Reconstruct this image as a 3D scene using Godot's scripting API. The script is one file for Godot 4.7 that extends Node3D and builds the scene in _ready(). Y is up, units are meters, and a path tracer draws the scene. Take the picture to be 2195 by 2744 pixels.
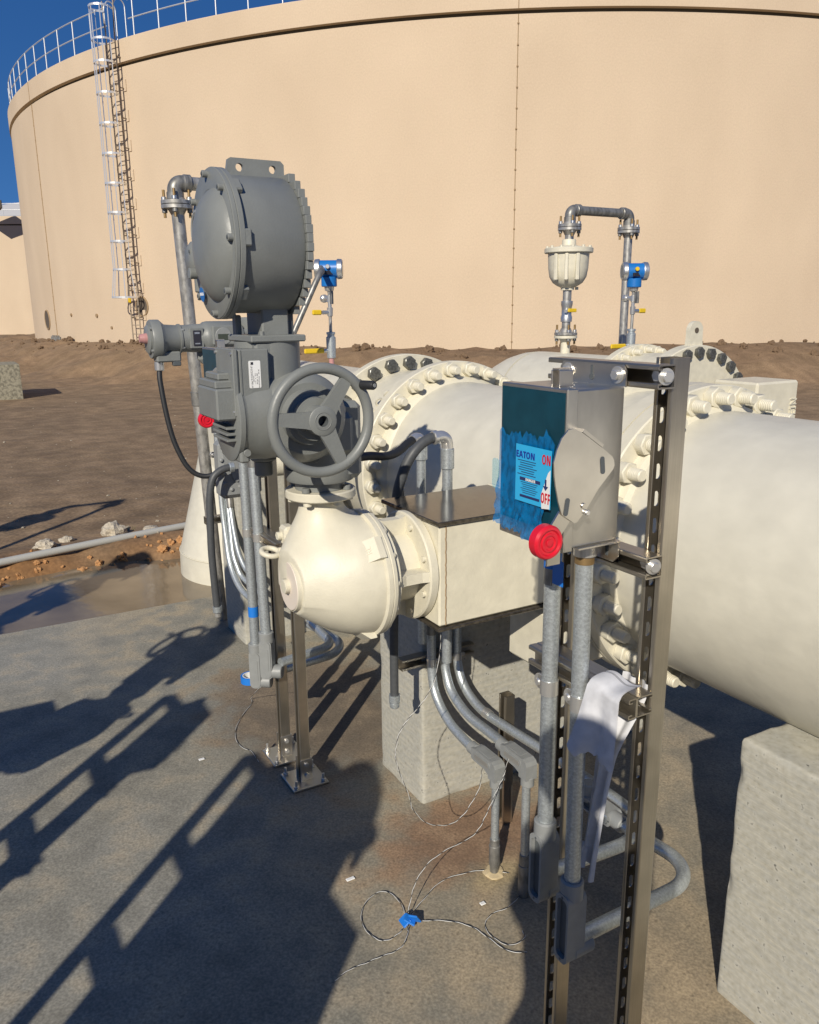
extends Node3D

# ---------------------------------------------------------------- mesh builder
class MB:
	var v := PackedVector3Array()
	var n := PackedVector3Array()
	var uv := PackedVector2Array()
	var col := PackedColorArray()
	var t := Transform3D()

	func tri(a: Vector3, b: Vector3, c: Vector3, na: Vector3, nb: Vector3, nc: Vector3) -> void:
		var A := t * a; var B := t * b; var C := t * c
		var NA := (t.basis * na).normalized(); var NB := (t.basis * nb).normalized(); var NC := (t.basis * nc).normalized()
		if (B - A).cross(C - A).dot(NA + NB + NC) > 0.0:
			v.append_array([A, C, B]); n.append_array([NA, NC, NB])
		else:
			v.append_array([A, B, C]); n.append_array([NA, NB, NC])

	func quad(a: Vector3, b: Vector3, c: Vector3, d: Vector3, m: Vector3) -> void:
		tri(a, b, c, m, m, m); tri(a, c, d, m, m, m)

	func squad(a: Vector3, b: Vector3, c: Vector3, d: Vector3, na: Vector3, nb: Vector3, nc: Vector3, nd: Vector3) -> void:
		tri(a, b, c, na, nb, nc); tri(a, c, d, na, nc, nd)

	func box(c: Vector3, s: Vector3, b := 0.0) -> MB:
		var h := s * 0.5
		b = minf(b, 0.49 * minf(s.x, minf(s.y, s.z)))
		var ax := [Vector3(1, 0, 0), Vector3(0, 1, 0), Vector3(0, 0, 1)]
		for i in 3:
			var u: Vector3 = ax[(i + 1) % 3]; var w: Vector3 = ax[(i + 2) % 3]; var m: Vector3 = ax[i]
			var hu: float = h[(i + 1) % 3] - b; var hw: float = h[(i + 2) % 3] - b
			for sg in [-1.0, 1.0]:
				var o: Vector3 = c + m * h[i] * sg
				quad(o - u * hu - w * hw, o + u * hu - w * hw, o + u * hu + w * hw, o - u * hu + w * hw, m * sg)
			if b > 0.0:
				for sg in [-1.0, 1.0]:
					for sh in [-1.0, 1.0]:
						var lo: float = h[i] - b
						var p: Vector3 = c + u * sg * h[(i + 1) % 3] + w * sh * hw
						var q: Vector3 = c + u * sg * hu + w * sh * h[(i + 2) % 3]
						quad(p - m * lo, p + m * lo, q + m * lo, q - m * lo, (u * sg + w * sh).normalized())
		if b > 0.0:
			for x in [-1.0, 1.0]:
				for y in [-1.0, 1.0]:
					for zz in [-1.0, 1.0]:
						var s3 := Vector3(x, y, zz)
						var k := Vector3(b, b, b)
						var a0 := c + s3 * (h - Vector3(0, b, b)); var a1 := c + s3 * (h - Vector3(b, 0, b)); var a2 := c + s3 * (h - Vector3(b, b, 0))
						tri(a0, a1, a2, s3, s3, s3)
		return self

	# a turned body: profile of Vector2(along local Y, radius); sharp breaks keep their edge
	func lathe(pr: Array, xf := Transform3D(), seg := 28, sharp := 0.75) -> MB:
		var keep := t
		t = t * xf
		var k := pr.size()
		var sn := []
		for i in k - 1:
			var d: Vector2 = pr[i + 1] - pr[i]
			sn.append(Vector2(-d.y, d.x).normalized())   # (axial, radial)
		for i in k - 1:
			var n0: Vector2 = sn[i]; var n1: Vector2 = sn[i]
			if i > 0 and sn[i - 1].dot(sn[i]) > sharp: n0 = (sn[i - 1] + sn[i]).normalized()
			if i < k - 2 and sn[i + 1].dot(sn[i]) > sharp: n1 = (sn[i + 1] + sn[i]).normalized()
			if pr[i].distance_to(pr[i + 1]) < 1e-6: continue
			for j in seg:
				var a0 := TAU * j / seg; var a1 := TAU * (j + 1) / seg
				var c0 := Vector3(cos(a0), 0, sin(a0)); var c1 := Vector3(cos(a1), 0, sin(a1))
				var y := Vector3.UP
				var p00: Vector3 = c0 * pr[i].y + y * pr[i].x; var p01: Vector3 = c1 * pr[i].y + y * pr[i].x
				var p10: Vector3 = c0 * pr[i + 1].y + y * pr[i + 1].x; var p11: Vector3 = c1 * pr[i + 1].y + y * pr[i + 1].x
				var m00 := c0 * n0.y + y * n0.x; var m01 := c1 * n0.y + y * n0.x
				var m10 := c0 * n1.y + y * n1.x; var m11 := c1 * n1.y + y * n1.x
				if pr[i].y > 1e-6: tri(p00, p01, p11, m00, m01, m11)
				if pr[i + 1].y > 1e-6: tri(p00, p11, p10, m00, m11, m10)
		t = keep
		return self

	func cyl(a: Vector3, b: Vector3, r: float, seg := 20, bev := 0.0, r2 := -1.0) -> MB:
		var L := a.distance_to(b)
		if r2 < 0.0: r2 = r
		var pr := [Vector2(0, 0), Vector2(0, r - bev), Vector2(bev, r), Vector2(L - bev, r2), Vector2(L, r2 - bev), Vector2(L, 0)] if bev > 0.0 else [Vector2(0, 0), Vector2(0, r), Vector2(L, r2), Vector2(L, 0)]
		return lathe(pr, along(a, b), seg)

	static func along(a: Vector3, b: Vector3) -> Transform3D:
		var y := (b - a).normalized()
		var x := Vector3.RIGHT if absf(y.x) < 0.9 else Vector3.FORWARD
		x = (x - y * x.dot(y)).normalized()
		return Transform3D(Basis(x, y, x.cross(y)), a)

	func tube(p: Array, r: float, seg := 14, caps := true, closed := false, rr: Array = []) -> MB:
		var k := p.size()
		var tan := []
		for i in k:
			var a: Vector3 = p[(i - 1 + k) % k] if closed or i > 0 else p[i]
			var b: Vector3 = p[(i + 1) % k] if closed or i < k - 1 else p[i]
			tan.append((b - a).normalized())
		var x: Vector3 = Vector3.RIGHT if absf(tan[0].x) < 0.8 else Vector3.UP
		var rings := []; var nr := []
		for i in k:
			x = (x - tan[i] * x.dot(tan[i])).normalized()
			var z: Vector3 = x.cross(tan[i])
			var ring := []; var rn := []
			var rad: float = rr[i] if rr.size() else r
			for j in seg:
				var a := TAU * j / seg
				var d: Vector3 = x * cos(a) + z * sin(a)
				ring.append(p[i] + d * rad); rn.append(d)
			rings.append(ring); nr.append(rn)
		for i in (k if closed else k - 1):
			var i2 := (i + 1) % k
			for j in seg:
				var j2 := (j + 1) % seg
				squad(rings[i][j], rings[i][j2], rings[i2][j2], rings[i2][j], nr[i][j], nr[i][j2], nr[i2][j2], nr[i2][j])
		if caps and not closed:
			for e in [0, k - 1]:
				var m: Vector3 = -tan[0] if e == 0 else tan[e]
				for j in seg: tri(p[e], rings[e][j], rings[e][(j + 1) % seg], m, m, m)
		return self

	# outline in local XY pushed from z0 to z1
	func prism(poly: PackedVector2Array, z0: float, z1: float, xf := Transform3D()) -> MB:
		var keep := t
		t = t * xf
		var idx := Geometry2D.triangulate_polygon(poly)
		for i in range(0, idx.size(), 3):
			var a := poly[idx[i]]; var b := poly[idx[i + 1]]; var c := poly[idx[i + 2]]
			for e in [[z0, Vector3(0, 0, -1)], [z1, Vector3(0, 0, 1)]]:
				tri(Vector3(a.x, a.y, e[0]), Vector3(b.x, b.y, e[0]), Vector3(c.x, c.y, e[0]), e[1], e[1], e[1])
		var s := -1.0 if Geometry2D.is_polygon_clockwise(poly) else 1.0
		for i in poly.size():
			var a := poly[i]; var b := poly[(i + 1) % poly.size()]
			var d := b - a
			var m := Vector3(d.y, -d.x, 0).normalized() * s
			quad(Vector3(a.x, a.y, z0), Vector3(b.x, b.y, z0), Vector3(b.x, b.y, z1), Vector3(a.x, a.y, z1), m)
		t = keep
		return self

	# a rectangular cell with an oval hole, thickness along local Z
	func holed(cx: float, cy: float, w: float, hh: float, ow: float, oh: float, z0: float, z1: float, xf := Transform3D(), outer := true) -> MB:
		var keep := t
		t = t * xf
		var k := 24
		for i in k:
			var q := []
			for j in [i, i + 1]:
				var a: float = TAU * j / k + PI / k
				var d := Vector2(cos(a), sin(a))
				var e := minf(w * 0.5 / maxf(absf(d.x), 1e-6), hh * 0.5 / maxf(absf(d.y), 1e-6))
				# stadium
				var r := minf(ow, oh) * 0.5
				var inn := d * r
				if oh > ow: inn.y += signf(d.y) * (oh - ow) * 0.5
				else: inn.x += signf(d.x) * (ow - oh) * 0.5
				q.append([Vector2(cx, cy) + d * e, Vector2(cx, cy) + inn])
			var o0: Vector2 = q[0][0]; var i0: Vector2 = q[0][1]; var o1: Vector2 = q[1][0]; var i1: Vector2 = q[1][1]
			# corner of the rectangle between two rays
			var cor := Vector2(cx + signf(o0.x - cx) * w * 0.5, cy + signf(o0.y - cy) * hh * 0.5)
			var cut := absf(o0.x - o1.x) > 1e-5 and absf(o0.y - o1.y) > 1e-5
			if cut: cor = Vector2(cx + signf(o0.x + o1.x - 2 * cx) * w * 0.5, cy + signf(o0.y + o1.y - 2 * cy) * hh * 0.5)
			for e in [[z0, Vector3(0, 0, -1)], [z1, Vector3(0, 0, 1)]]:
				quad(Vector3(o0.x, o0.y, e[0]), Vector3(o1.x, o1.y, e[0]), Vector3(i1.x, i1.y, e[0]), Vector3(i0.x, i0.y, e[0]), e[1])
				if cut: tri(Vector3(o0.x, o0.y, e[0]), Vector3(cor.x, cor.y, e[0]), Vector3(o1.x, o1.y, e[0]), e[1], e[1], e[1])
			var mm := Vector2(cx, cy) - (i0 + i1) * 0.5
			quad(Vector3(i0.x, i0.y, z0), Vector3(i1.x, i1.y, z0), Vector3(i1.x, i1.y, z1), Vector3(i0.x, i0.y, z1), Vector3(mm.x, mm.y, 0).normalized())
		if outer:
			for sg in [-1.0, 1.0]:
				var x: float = cx + sg * w * 0.5; var y: float = cy + sg * hh * 0.5
				quad(Vector3(x, cy - hh / 2, z0), Vector3(x, cy + hh / 2, z0), Vector3(x, cy + hh / 2, z1), Vector3(x, cy - hh / 2, z1), Vector3(sg, 0, 0))
				quad(Vector3(cx - w / 2, y, z0), Vector3(cx + w / 2, y, z0), Vector3(cx + w / 2, y, z1), Vector3(cx - w / 2, y, z1), Vector3(0, sg, 0))
		t = keep
		return self

	func hexnut(a: Vector3, b: Vector3, r: float, turn := 0.0) -> MB:
		var L := a.distance_to(b)
		var xf := along(a, b)
		xf.basis = xf.basis * Basis(Vector3.UP, turn)
		return lathe([Vector2(0, 0), Vector2(0, r), Vector2(L * 0.9, r), Vector2(L, r * 0.9), Vector2(L, 0)], xf, 6, 2.0)

	func done() -> ArrayMesh:
		var arr := []
		arr.resize(Mesh.ARRAY_MAX)
		arr[Mesh.ARRAY_VERTEX] = v; arr[Mesh.ARRAY_NORMAL] = n
		if uv.size() == v.size(): arr[Mesh.ARRAY_TEX_UV] = uv
		if col.size() == v.size(): arr[Mesh.ARRAY_COLOR] = col
		var m := ArrayMesh.new()
		m.add_surface_from_arrays(Mesh.PRIMITIVE_TRIANGLES, arr)
		return m

var taken := {}
var M := {}
var rng := RandomNumberGenerator.new()
var XAX := Transform3D(Basis(Vector3(0, -1, 0), Vector3(1, 0, 0), Vector3(0, 0, 1)), Vector3.ZERO)   # local Y -> world X
var ZAX := Transform3D(Basis(Vector3(1, 0, 0), Vector3(0, 0, 1), Vector3(0, -1, 0)), Vector3.ZERO)   # local Y -> world Z

func V(x: float, y: float, z: float) -> Vector3: return Vector3(x, y, z)
func P2(x: float, y: float) -> Vector2: return Vector2(x, y)
func lin(r: float, g: float, b: float, a := 1.0) -> Color:
	var c := Color(r, g, b).linear_to_srgb()
	return Color(c.r, c.g, c.b, a)
func onx(p: Vector3) -> Transform3D: return Transform3D(XAX.basis, p)
func onz(p: Vector3) -> Transform3D: return Transform3D(ZAX.basis, p)
func ony(p: Vector3) -> Transform3D: return Transform3D(Basis(), p)

func numbered(called: String) -> String:
	taken[called] = taken.get(called, 0) + 1
	return called if taken[called] == 1 else "%s_%03d" % [called, taken[called] - 1]

func thing(called: String, label: String, category: String, at := Vector3.ZERO, group := "") -> Node3D:
	var o := Node3D.new()
	o.name = numbered(called)
	add_child(o)
	o.position = at
	tag(o, label, category, group)
	return o

func tag(o: Node, label: String, category: String, group := "") -> void:
	o.set_meta("label", label); o.set_meta("category", category)
	if group: o.set_meta("group", group)

func part(parent: Node3D, called: String, b: MB, m: Material) -> MeshInstance3D:
	var o := MeshInstance3D.new()
	o.name = called
	o.mesh = b.done()
	o.material_override = m
	o.mesh.surface_set_material(0, m)
	o.material_override = null
	parent.add_child(o, true)
	if parent != self: o.position = -parent.global_position
	return o

func solo(called: String, b: MB, m: Material, label := "", category := "", group := "") -> MeshInstance3D:
	var o := part(self, numbered(called), b, m)
	if label: tag(o, label, category, group)
	else: o.set_meta("kind", "structure")
	return o

func copy_mesh(parent: Node3D, called: String, mesh: Mesh, xf: Transform3D) -> MeshInstance3D:
	var o := MeshInstance3D.new()
	o.name = called
	o.mesh = mesh
	parent.add_child(o, true)
	o.global_transform = xf
	return o

func withmat(b: MB, m: Material) -> ArrayMesh:
	var a := b.done()
	a.surface_set_material(0, m)
	return a

# path with rounded corners
func bend(p: Array, r: float, k := 7) -> Array:
	var out := [p[0]]
	for i in range(1, p.size() - 1):
		var a: Vector3 = (p[i - 1] - p[i]); var b: Vector3 = (p[i + 1] - p[i])
		var an := a.angle_to(b)
		if an > 3.1 or an < 0.02:
			out.append(p[i]); continue
		var d := minf(r / tan(an * 0.5), 0.49 * minf(a.length(), b.length()))
		var rad := d * tan(an * 0.5)
		var bis := (a.normalized() + b.normalized()).normalized()
		var c: Vector3 = p[i] + bis * (rad / sin(an * 0.5))
		var s: Vector3 = p[i] + a.normalized() * d - c; var e: Vector3 = p[i] + b.normalized() * d - c
		for j in k + 1: out.append(c + s.slerp(e, float(j) / k))
	out.append(p[-1])
	return out

func curve(p: Array, k := 6) -> Array:
	var out := []
	for i in p.size() - 1:
		var a: Vector3 = p[maxi(i - 1, 0)]; var b: Vector3 = p[i]; var c: Vector3 = p[i + 1]; var d: Vector3 = p[mini(i + 2, p.size() - 1)]
		for j in k: out.append(b.cubic_interpolate(c, a, d, float(j) / k))
	out.append(p[-1])
	return out

func round_rect(w: float, h: float, r: float, c := Vector2.ZERO, k := 5) -> PackedVector2Array:
	var o := PackedVector2Array()
	for q in 4:
		var cc := c + Vector2((w / 2 - r) * (1 if q in [0, 3] else -1), (h / 2 - r) * (1 if q in [0, 1] else -1))
		for j in k + 1:
			var a := PI / 2 * (q + float(j) / k)
			o.append(cc + Vector2(cos(a), sin(a)) * r)
	return o

func words(parent: Node3D, called: String, text: String, height: float, depth: float, m: Material, xf: Transform3D, fnt := "Droid Sans", bold := false) -> MeshInstance3D:
	var tm := TextMesh.new()
	var f := SystemFont.new()
	f.font_names = PackedStringArray([fnt])
	if bold: f.font_weight = 700
	tm.font = f
	tm.text = text
	tm.font_size = 32
	tm.pixel_size = height / 24.0
	tm.depth = depth
	tm.curve_step = 2.0
	var o := MeshInstance3D.new()
	o.name = called
	o.mesh = tm
	tm.material = m
	parent.add_child(o, true)
	o.global_transform = xf
	return o

# ---------------------------------------------------------------- materials
func noise_tex(freq: float, octaves: int, lo: Color, hi: Color, type := FastNoiseLite.TYPE_SIMPLEX_SMOOTH, sd := 1, mid := -1.0, size := 512) -> NoiseTexture2D:
	var f := FastNoiseLite.new()
	f.noise_type = type
	f.seed = sd
	f.frequency = freq
	f.fractal_type = FastNoiseLite.FRACTAL_FBM if octaves > 1 else FastNoiseLite.FRACTAL_NONE
	f.fractal_octaves = octaves
	if type == FastNoiseLite.TYPE_CELLULAR: f.cellular_return_type = FastNoiseLite.RETURN_CELL_VALUE
	var x := NoiseTexture2D.new()
	x.width = size; x.height = size
	x.seamless = true
	x.noise = f
	var g := Gradient.new()
	g.set_color(0, lo); g.set_color(1, hi)
	if mid > 0.0: g.set_offset(0, mid - 0.18); g.set_offset(1, mid + 0.18)
	x.color_ramp = g
	return x

func mat(called: String, c: Color, rough: float, metal := 0.0) -> StandardMaterial3D:
	var m := StandardMaterial3D.new()
	m.resource_name = called
	m.albedo_color = c; m.roughness = rough; m.metallic = metal
	M[called] = m
	return m

func tri_tex(m: StandardMaterial3D, tex: Texture2D, scale: Vector3, world := false) -> void:
	m.albedo_texture = tex
	m.uv1_triplanar = true; m.uv1_world_triplanar = world; m.uv1_scale = scale

func tri_detail(m: StandardMaterial3D, tex: Texture2D, scale: Vector3, world := false) -> void:
	m.detail_enabled = true
	m.detail_blend_mode = BaseMaterial3D.BLEND_MODE_MUL
	m.detail_albedo = tex
	m.detail_uv_layer = BaseMaterial3D.DETAIL_UV_2
	m.uv2_triplanar = true; m.uv2_world_triplanar = world; m.uv2_scale = scale

func bumps(m: StandardMaterial3D, tex: Texture2D, cm: float) -> void:
	m.heightmap_enabled = true
	m.heightmap_texture = tex
	m.heightmap_scale = cm

func materials() -> void:
	var G := func(x: float) -> Color: return Color(x, x, x)
	var soft := noise_tex(0.008, 4, G.call(0.93), G.call(1.0), FastNoiseLite.TYPE_SIMPLEX_SMOOTH, 3)
	var soft2 := noise_tex(0.01, 5, G.call(0.86), G.call(1.0), FastNoiseLite.TYPE_SIMPLEX_SMOOTH, 4)
	var fine := noise_tex(0.09, 4, G.call(0.88), G.call(1.0), FastNoiseLite.TYPE_SIMPLEX_SMOOTH, 5)
	var grain := noise_tex(0.03, 5, G.call(0.0), G.call(1.0), FastNoiseLite.TYPE_SIMPLEX_SMOOTH, 6)
	var pits := noise_tex(0.12, 3, G.call(0.0), G.call(1.0), FastNoiseLite.TYPE_PERLIN, 7)
	var streak := noise_tex(0.03, 4, G.call(0.90), G.call(1.0), FastNoiseLite.TYPE_SIMPLEX_SMOOTH, 8)
	var spangle := noise_tex(0.035, 1, G.call(0.84), G.call(1.0), FastNoiseLite.TYPE_CELLULAR, 9)
	var blotch := noise_tex(0.012, 5, G.call(0.78), G.call(1.0), FastNoiseLite.TYPE_SIMPLEX_SMOOTH, 10, 0.45)
	# cream epoxy paint
	var m := mat("cream", lin(0.70, 0.655, 0.515), 0.38)
	tri_tex(m, soft, Vector3(2.2, 2.2, 2.2)); bumps(m, grain, 0.05)
	m = mat("cream_pipe", lin(0.69, 0.66, 0.55), 0.42)
	tri_detail(m, noise_tex(0.015, 6, G.call(0.955), G.call(1.0), FastNoiseLite.TYPE_SIMPLEX_SMOOTH, 12), Vector3(2.5, 2.5, 1.2))
	tri_tex(m, soft, Vector3(1.1, 1.1, 1.1)); bumps(m, grain, 0.06)
	m = mat("cream_cast", lin(0.68, 0.64, 0.51), 0.47)
	tri_tex(m, soft, Vector3(4, 4, 4)); bumps(m, pits, 0.05)
	m = mat("cream_matt", lin(0.70, 0.62, 0.53), 0.5)
	m = mat("grey", lin(0.205, 0.215, 0.205), 0.42)
	tri_tex(m, soft, Vector3(3, 3, 3)); bumps(m, pits, 0.03)
	m = mat("grey_dark", lin(0.085, 0.095, 0.10), 0.5)
	m = mat("grey_cast", lin(0.26, 0.27, 0.265), 0.45)
	tri_tex(m, soft, Vector3(6, 6, 6)); bumps(m, pits, 0.03)
	m = mat("galv", lin(0.70, 0.755, 0.77), 0.42, 0.68)
	tri_tex(m, spangle, Vector3(16, 16, 16)); tri_detail(m, fine, Vector3(9, 9, 9))
	m.roughness = 0.40
	m = mat("steel_pipe", lin(0.60, 0.58, 0.53), 0.42, 0.65)
	tri_tex(m, blotch, Vector3(4, 2, 4)); tri_detail(m, fine, Vector3(14, 3, 14))
	m = mat("dull_pipe", lin(0.30, 0.295, 0.275), 0.45, 0.55)
	tri_tex(m, blotch, Vector3(4, 2, 4))
	m = mat("strut", lin(0.60, 0.545, 0.45), 0.33, 0.93)
	tri_tex(m, streak, Vector3(40, 0.25, 40)); tri_detail(m, soft2, Vector3(1.2, 1.2, 1.2))
	m = mat("stainless", lin(0.69, 0.655, 0.59), 0.28, 0.95)
	tri_tex(m, soft, Vector3(3, 3, 3))
	m = mat("stainless_sheet", lin(0.58, 0.555, 0.50), 0.34, 0.9)
	tri_tex(m, soft2, Vector3(2.5, 1.2, 2.5))
	m = mat("shiny", lin(0.66, 0.65, 0.62), 0.30, 0.75)
	m = mat("bolt_dark", lin(0.15, 0.15, 0.135), 0.36, 0.5)
	tri_tex(m, blotch, Vector3(9, 9, 9))
	m = mat("brassy", lin(0.33, 0.22, 0.10), 0.5, 0.7)
	m = mat("alu", lin(0.68, 0.68, 0.66), 0.38, 0.9)
	m = mat("alu_dull", lin(0.42, 0.41, 0.37), 0.5, 0.6)
	m = mat("rubber", lin(0.018, 0.019, 0.021), 0.55)
	m = mat("flex", lin(0.075, 0.08, 0.085), 0.5)
	tri_tex(m, soft2, Vector3(12, 12, 12))
	m = mat("red", lin(0.62, 0.012, 0.03), 0.32)
	m = mat("blue", lin(0.012, 0.15, 0.46), 0.38)
	m = mat("tape_blue", lin(0.01, 0.17, 0.60), 0.55)
	m = mat("film_flat", lin(0.010, 0.082, 0.125), 0.28, 0.4)
	tri_tex(m, soft2, Vector3(3, 3, 3))
	m = mat("film_loose", Color(0.0, 0.47, 0.72, 0.66), 0.3)
	m.transparency = BaseMaterial3D.TRANSPARENCY_ALPHA; m.cull_mode = BaseMaterial3D.CULL_DISABLED
	tri_detail(m, blotch, Vector3(9, 5, 9))
	m = mat("film_clear", Color(0.45, 0.75, 0.80, 0.30), 0.3)
	m.transparency = BaseMaterial3D.TRANSPARENCY_ALPHA; m.cull_mode = BaseMaterial3D.CULL_DISABLED
	m = mat("sticker_blue", lin(0.03, 0.40, 0.72), 0.4)
	m = mat("white", lin(0.76, 0.76, 0.74), 0.5)
	m = mat("ink", lin(0.02, 0.02, 0.03), 0.6)
	m = mat("ink_blue", lin(0.01, 0.03, 0.28), 0.5)
	m = mat("ink_red", lin(0.55, 0.01, 0.03), 0.5)
	m = mat("ink_navy", lin(0.02, 0.03, 0.12), 0.5)
	m = mat("yellow", lin(0.68, 0.46, 0.015), 0.45)
	m = mat("pink", lin(0.45, 0.23, 0.22), 0.3)
	m = mat("lens", lin(0.05, 0.06, 0.06), 0.08)
	m = mat("lcd", lin(0.05, 0.06, 0.045), 0.25)
	m = mat("wire_white", lin(0.62, 0.62, 0.60), 0.5)
	m = mat("wire_black", lin(0.02, 0.02, 0.022), 0.5)
	m = mat("cloth", lin(0.66, 0.67, 0.70), 0.95)
	tri_tex(m, soft2, Vector3(5, 5, 5)); bumps(m, fine, 0.03)
	m.rim_enabled = true; m.rim = 0.2
	m = mat("lid_plate", lin(0.11, 0.095, 0.075), 0.16, 0.55)
	tri_tex(m, blotch, Vector3(6, 6, 6))
	# concrete
	m = mat("concrete", lin(0.50, 0.49, 0.44), 0.9)
	tri_tex(m, noise_tex(0.012, 5, Color(0.89, 0.895, 0.895), Color(1, 0.99, 0.96), FastNoiseLite.TYPE_SIMPLEX_SMOOTH, 21), Vector3(1.2, 9.0, 1.2))
	var holes := noise_tex(0.035, 2, G.call(0.55), G.call(1.0), FastNoiseLite.TYPE_SIMPLEX_SMOOTH, 22)
	holes.color_ramp.set_color(1, Color(1, 1, 1)); holes.color_ramp.set_offset(1, 0.17); holes.color_ramp.add_point(0.8, Color(0.93, 0.925, 0.91)); holes.color_ramp.add_point(1.0, Color(0.84, 0.83, 0.80))
	tri_detail(m, holes, Vector3(2.3, 2.3, 2.3)); bumps(m, grain, 0.035)
	m = mat("concrete_old", lin(0.36, 0.33, 0.24), 0.95)
	tri_tex(m, blotch, Vector3(1.5, 1.5, 1.5)); tri_detail(m, soft2, Vector3(6, 6, 6)); bumps(m, grain, 0.4)
	# stucco tank
	m = mat("stucco", lin(0.66, 0.532, 0.385), 0.92)
	tri_tex(m, noise_tex(0.006, 5, Color(0.94, 0.935, 0.93), Color(1, 1, 1), FastNoiseLite.TYPE_SIMPLEX_SMOOTH, 31), Vector3(0.11, 0.05, 0.11), true)
	tri_detail(m, noise_tex(0.05, 5, Color(0.93, 0.925, 0.92), Color(1, 1, 1), FastNoiseLite.TYPE_SIMPLEX_SMOOTH, 32), Vector3(0.9, 0.6, 0.9), true)
	bumps(m, grain, 0.25)
	m = mat("roof_white", lin(0.62, 0.60, 0.56), 0.7)
	m = mat("caulk", lin(0.085, 0.075, 0.05), 0.9)
	m = mat("joint", lin(0.30, 0.21, 0.12), 0.9)
	m = mat("rail_galv", lin(0.62, 0.64, 0.65), 0.4, 0.5)
	m = mat("cage_alu", lin(0.80, 0.80, 0.78), 0.35, 0.6)
	m = mat("ladder_dark", lin(0.30, 0.25, 0.19), 0.6, 0.2)
	m = mat("hole_dark", lin(0.10, 0.08, 0.06), 0.8)
	# earth
	m = mat("dirt", lin(1, 1, 1), 0.97)
	m.vertex_color_use_as_albedo = true
	tri_tex(m, noise_tex(0.01, 6, Color(0.76, 0.745, 0.73), Color(1.0, 1.0, 1.0), FastNoiseLite.TYPE_SIMPLEX_SMOOTH, 41, -1.0, 1024), Vector3(0.22, 0.22, 0.22), true)
	tri_detail(m, noise_tex(0.02, 6, Color(0.70, 0.69, 0.68), Color(1, 1, 1), FastNoiseLite.TYPE_SIMPLEX_SMOOTH, 42, -1.0, 1024), Vector3(1.1, 1.1, 1.1), true)
	bumps(m, grain, 1.2)
	m = mat("rock", lin(0.52, 0.46, 0.36), 0.95)
	tri_tex(m, blotch, Vector3(5, 5, 5)); bumps(m, grain, 0.5)
	m = mat("clod", lin(0.16, 0.105, 0.062), 0.98)
	m = mat("grass", lin(0.12, 0.12, 0.05), 0.9)
	m = mat("water", lin(0.25, 0.195, 0.125), 0.07)
	m.metallic_specular = 0.5
	var rip := noise_tex(0.02, 4, G.call(0), G.call(1), FastNoiseLite.TYPE_SIMPLEX_SMOOTH, 44)
	tri_tex(m, noise_tex(0.008, 4, Color(0.75, 0.75, 0.75), Color(1, 1, 1), FastNoiseLite.TYPE_SIMPLEX_SMOOTH, 45), Vector3(0.4, 0.4, 0.4), true)
	bumps(m, rip, 0.05)

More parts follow.
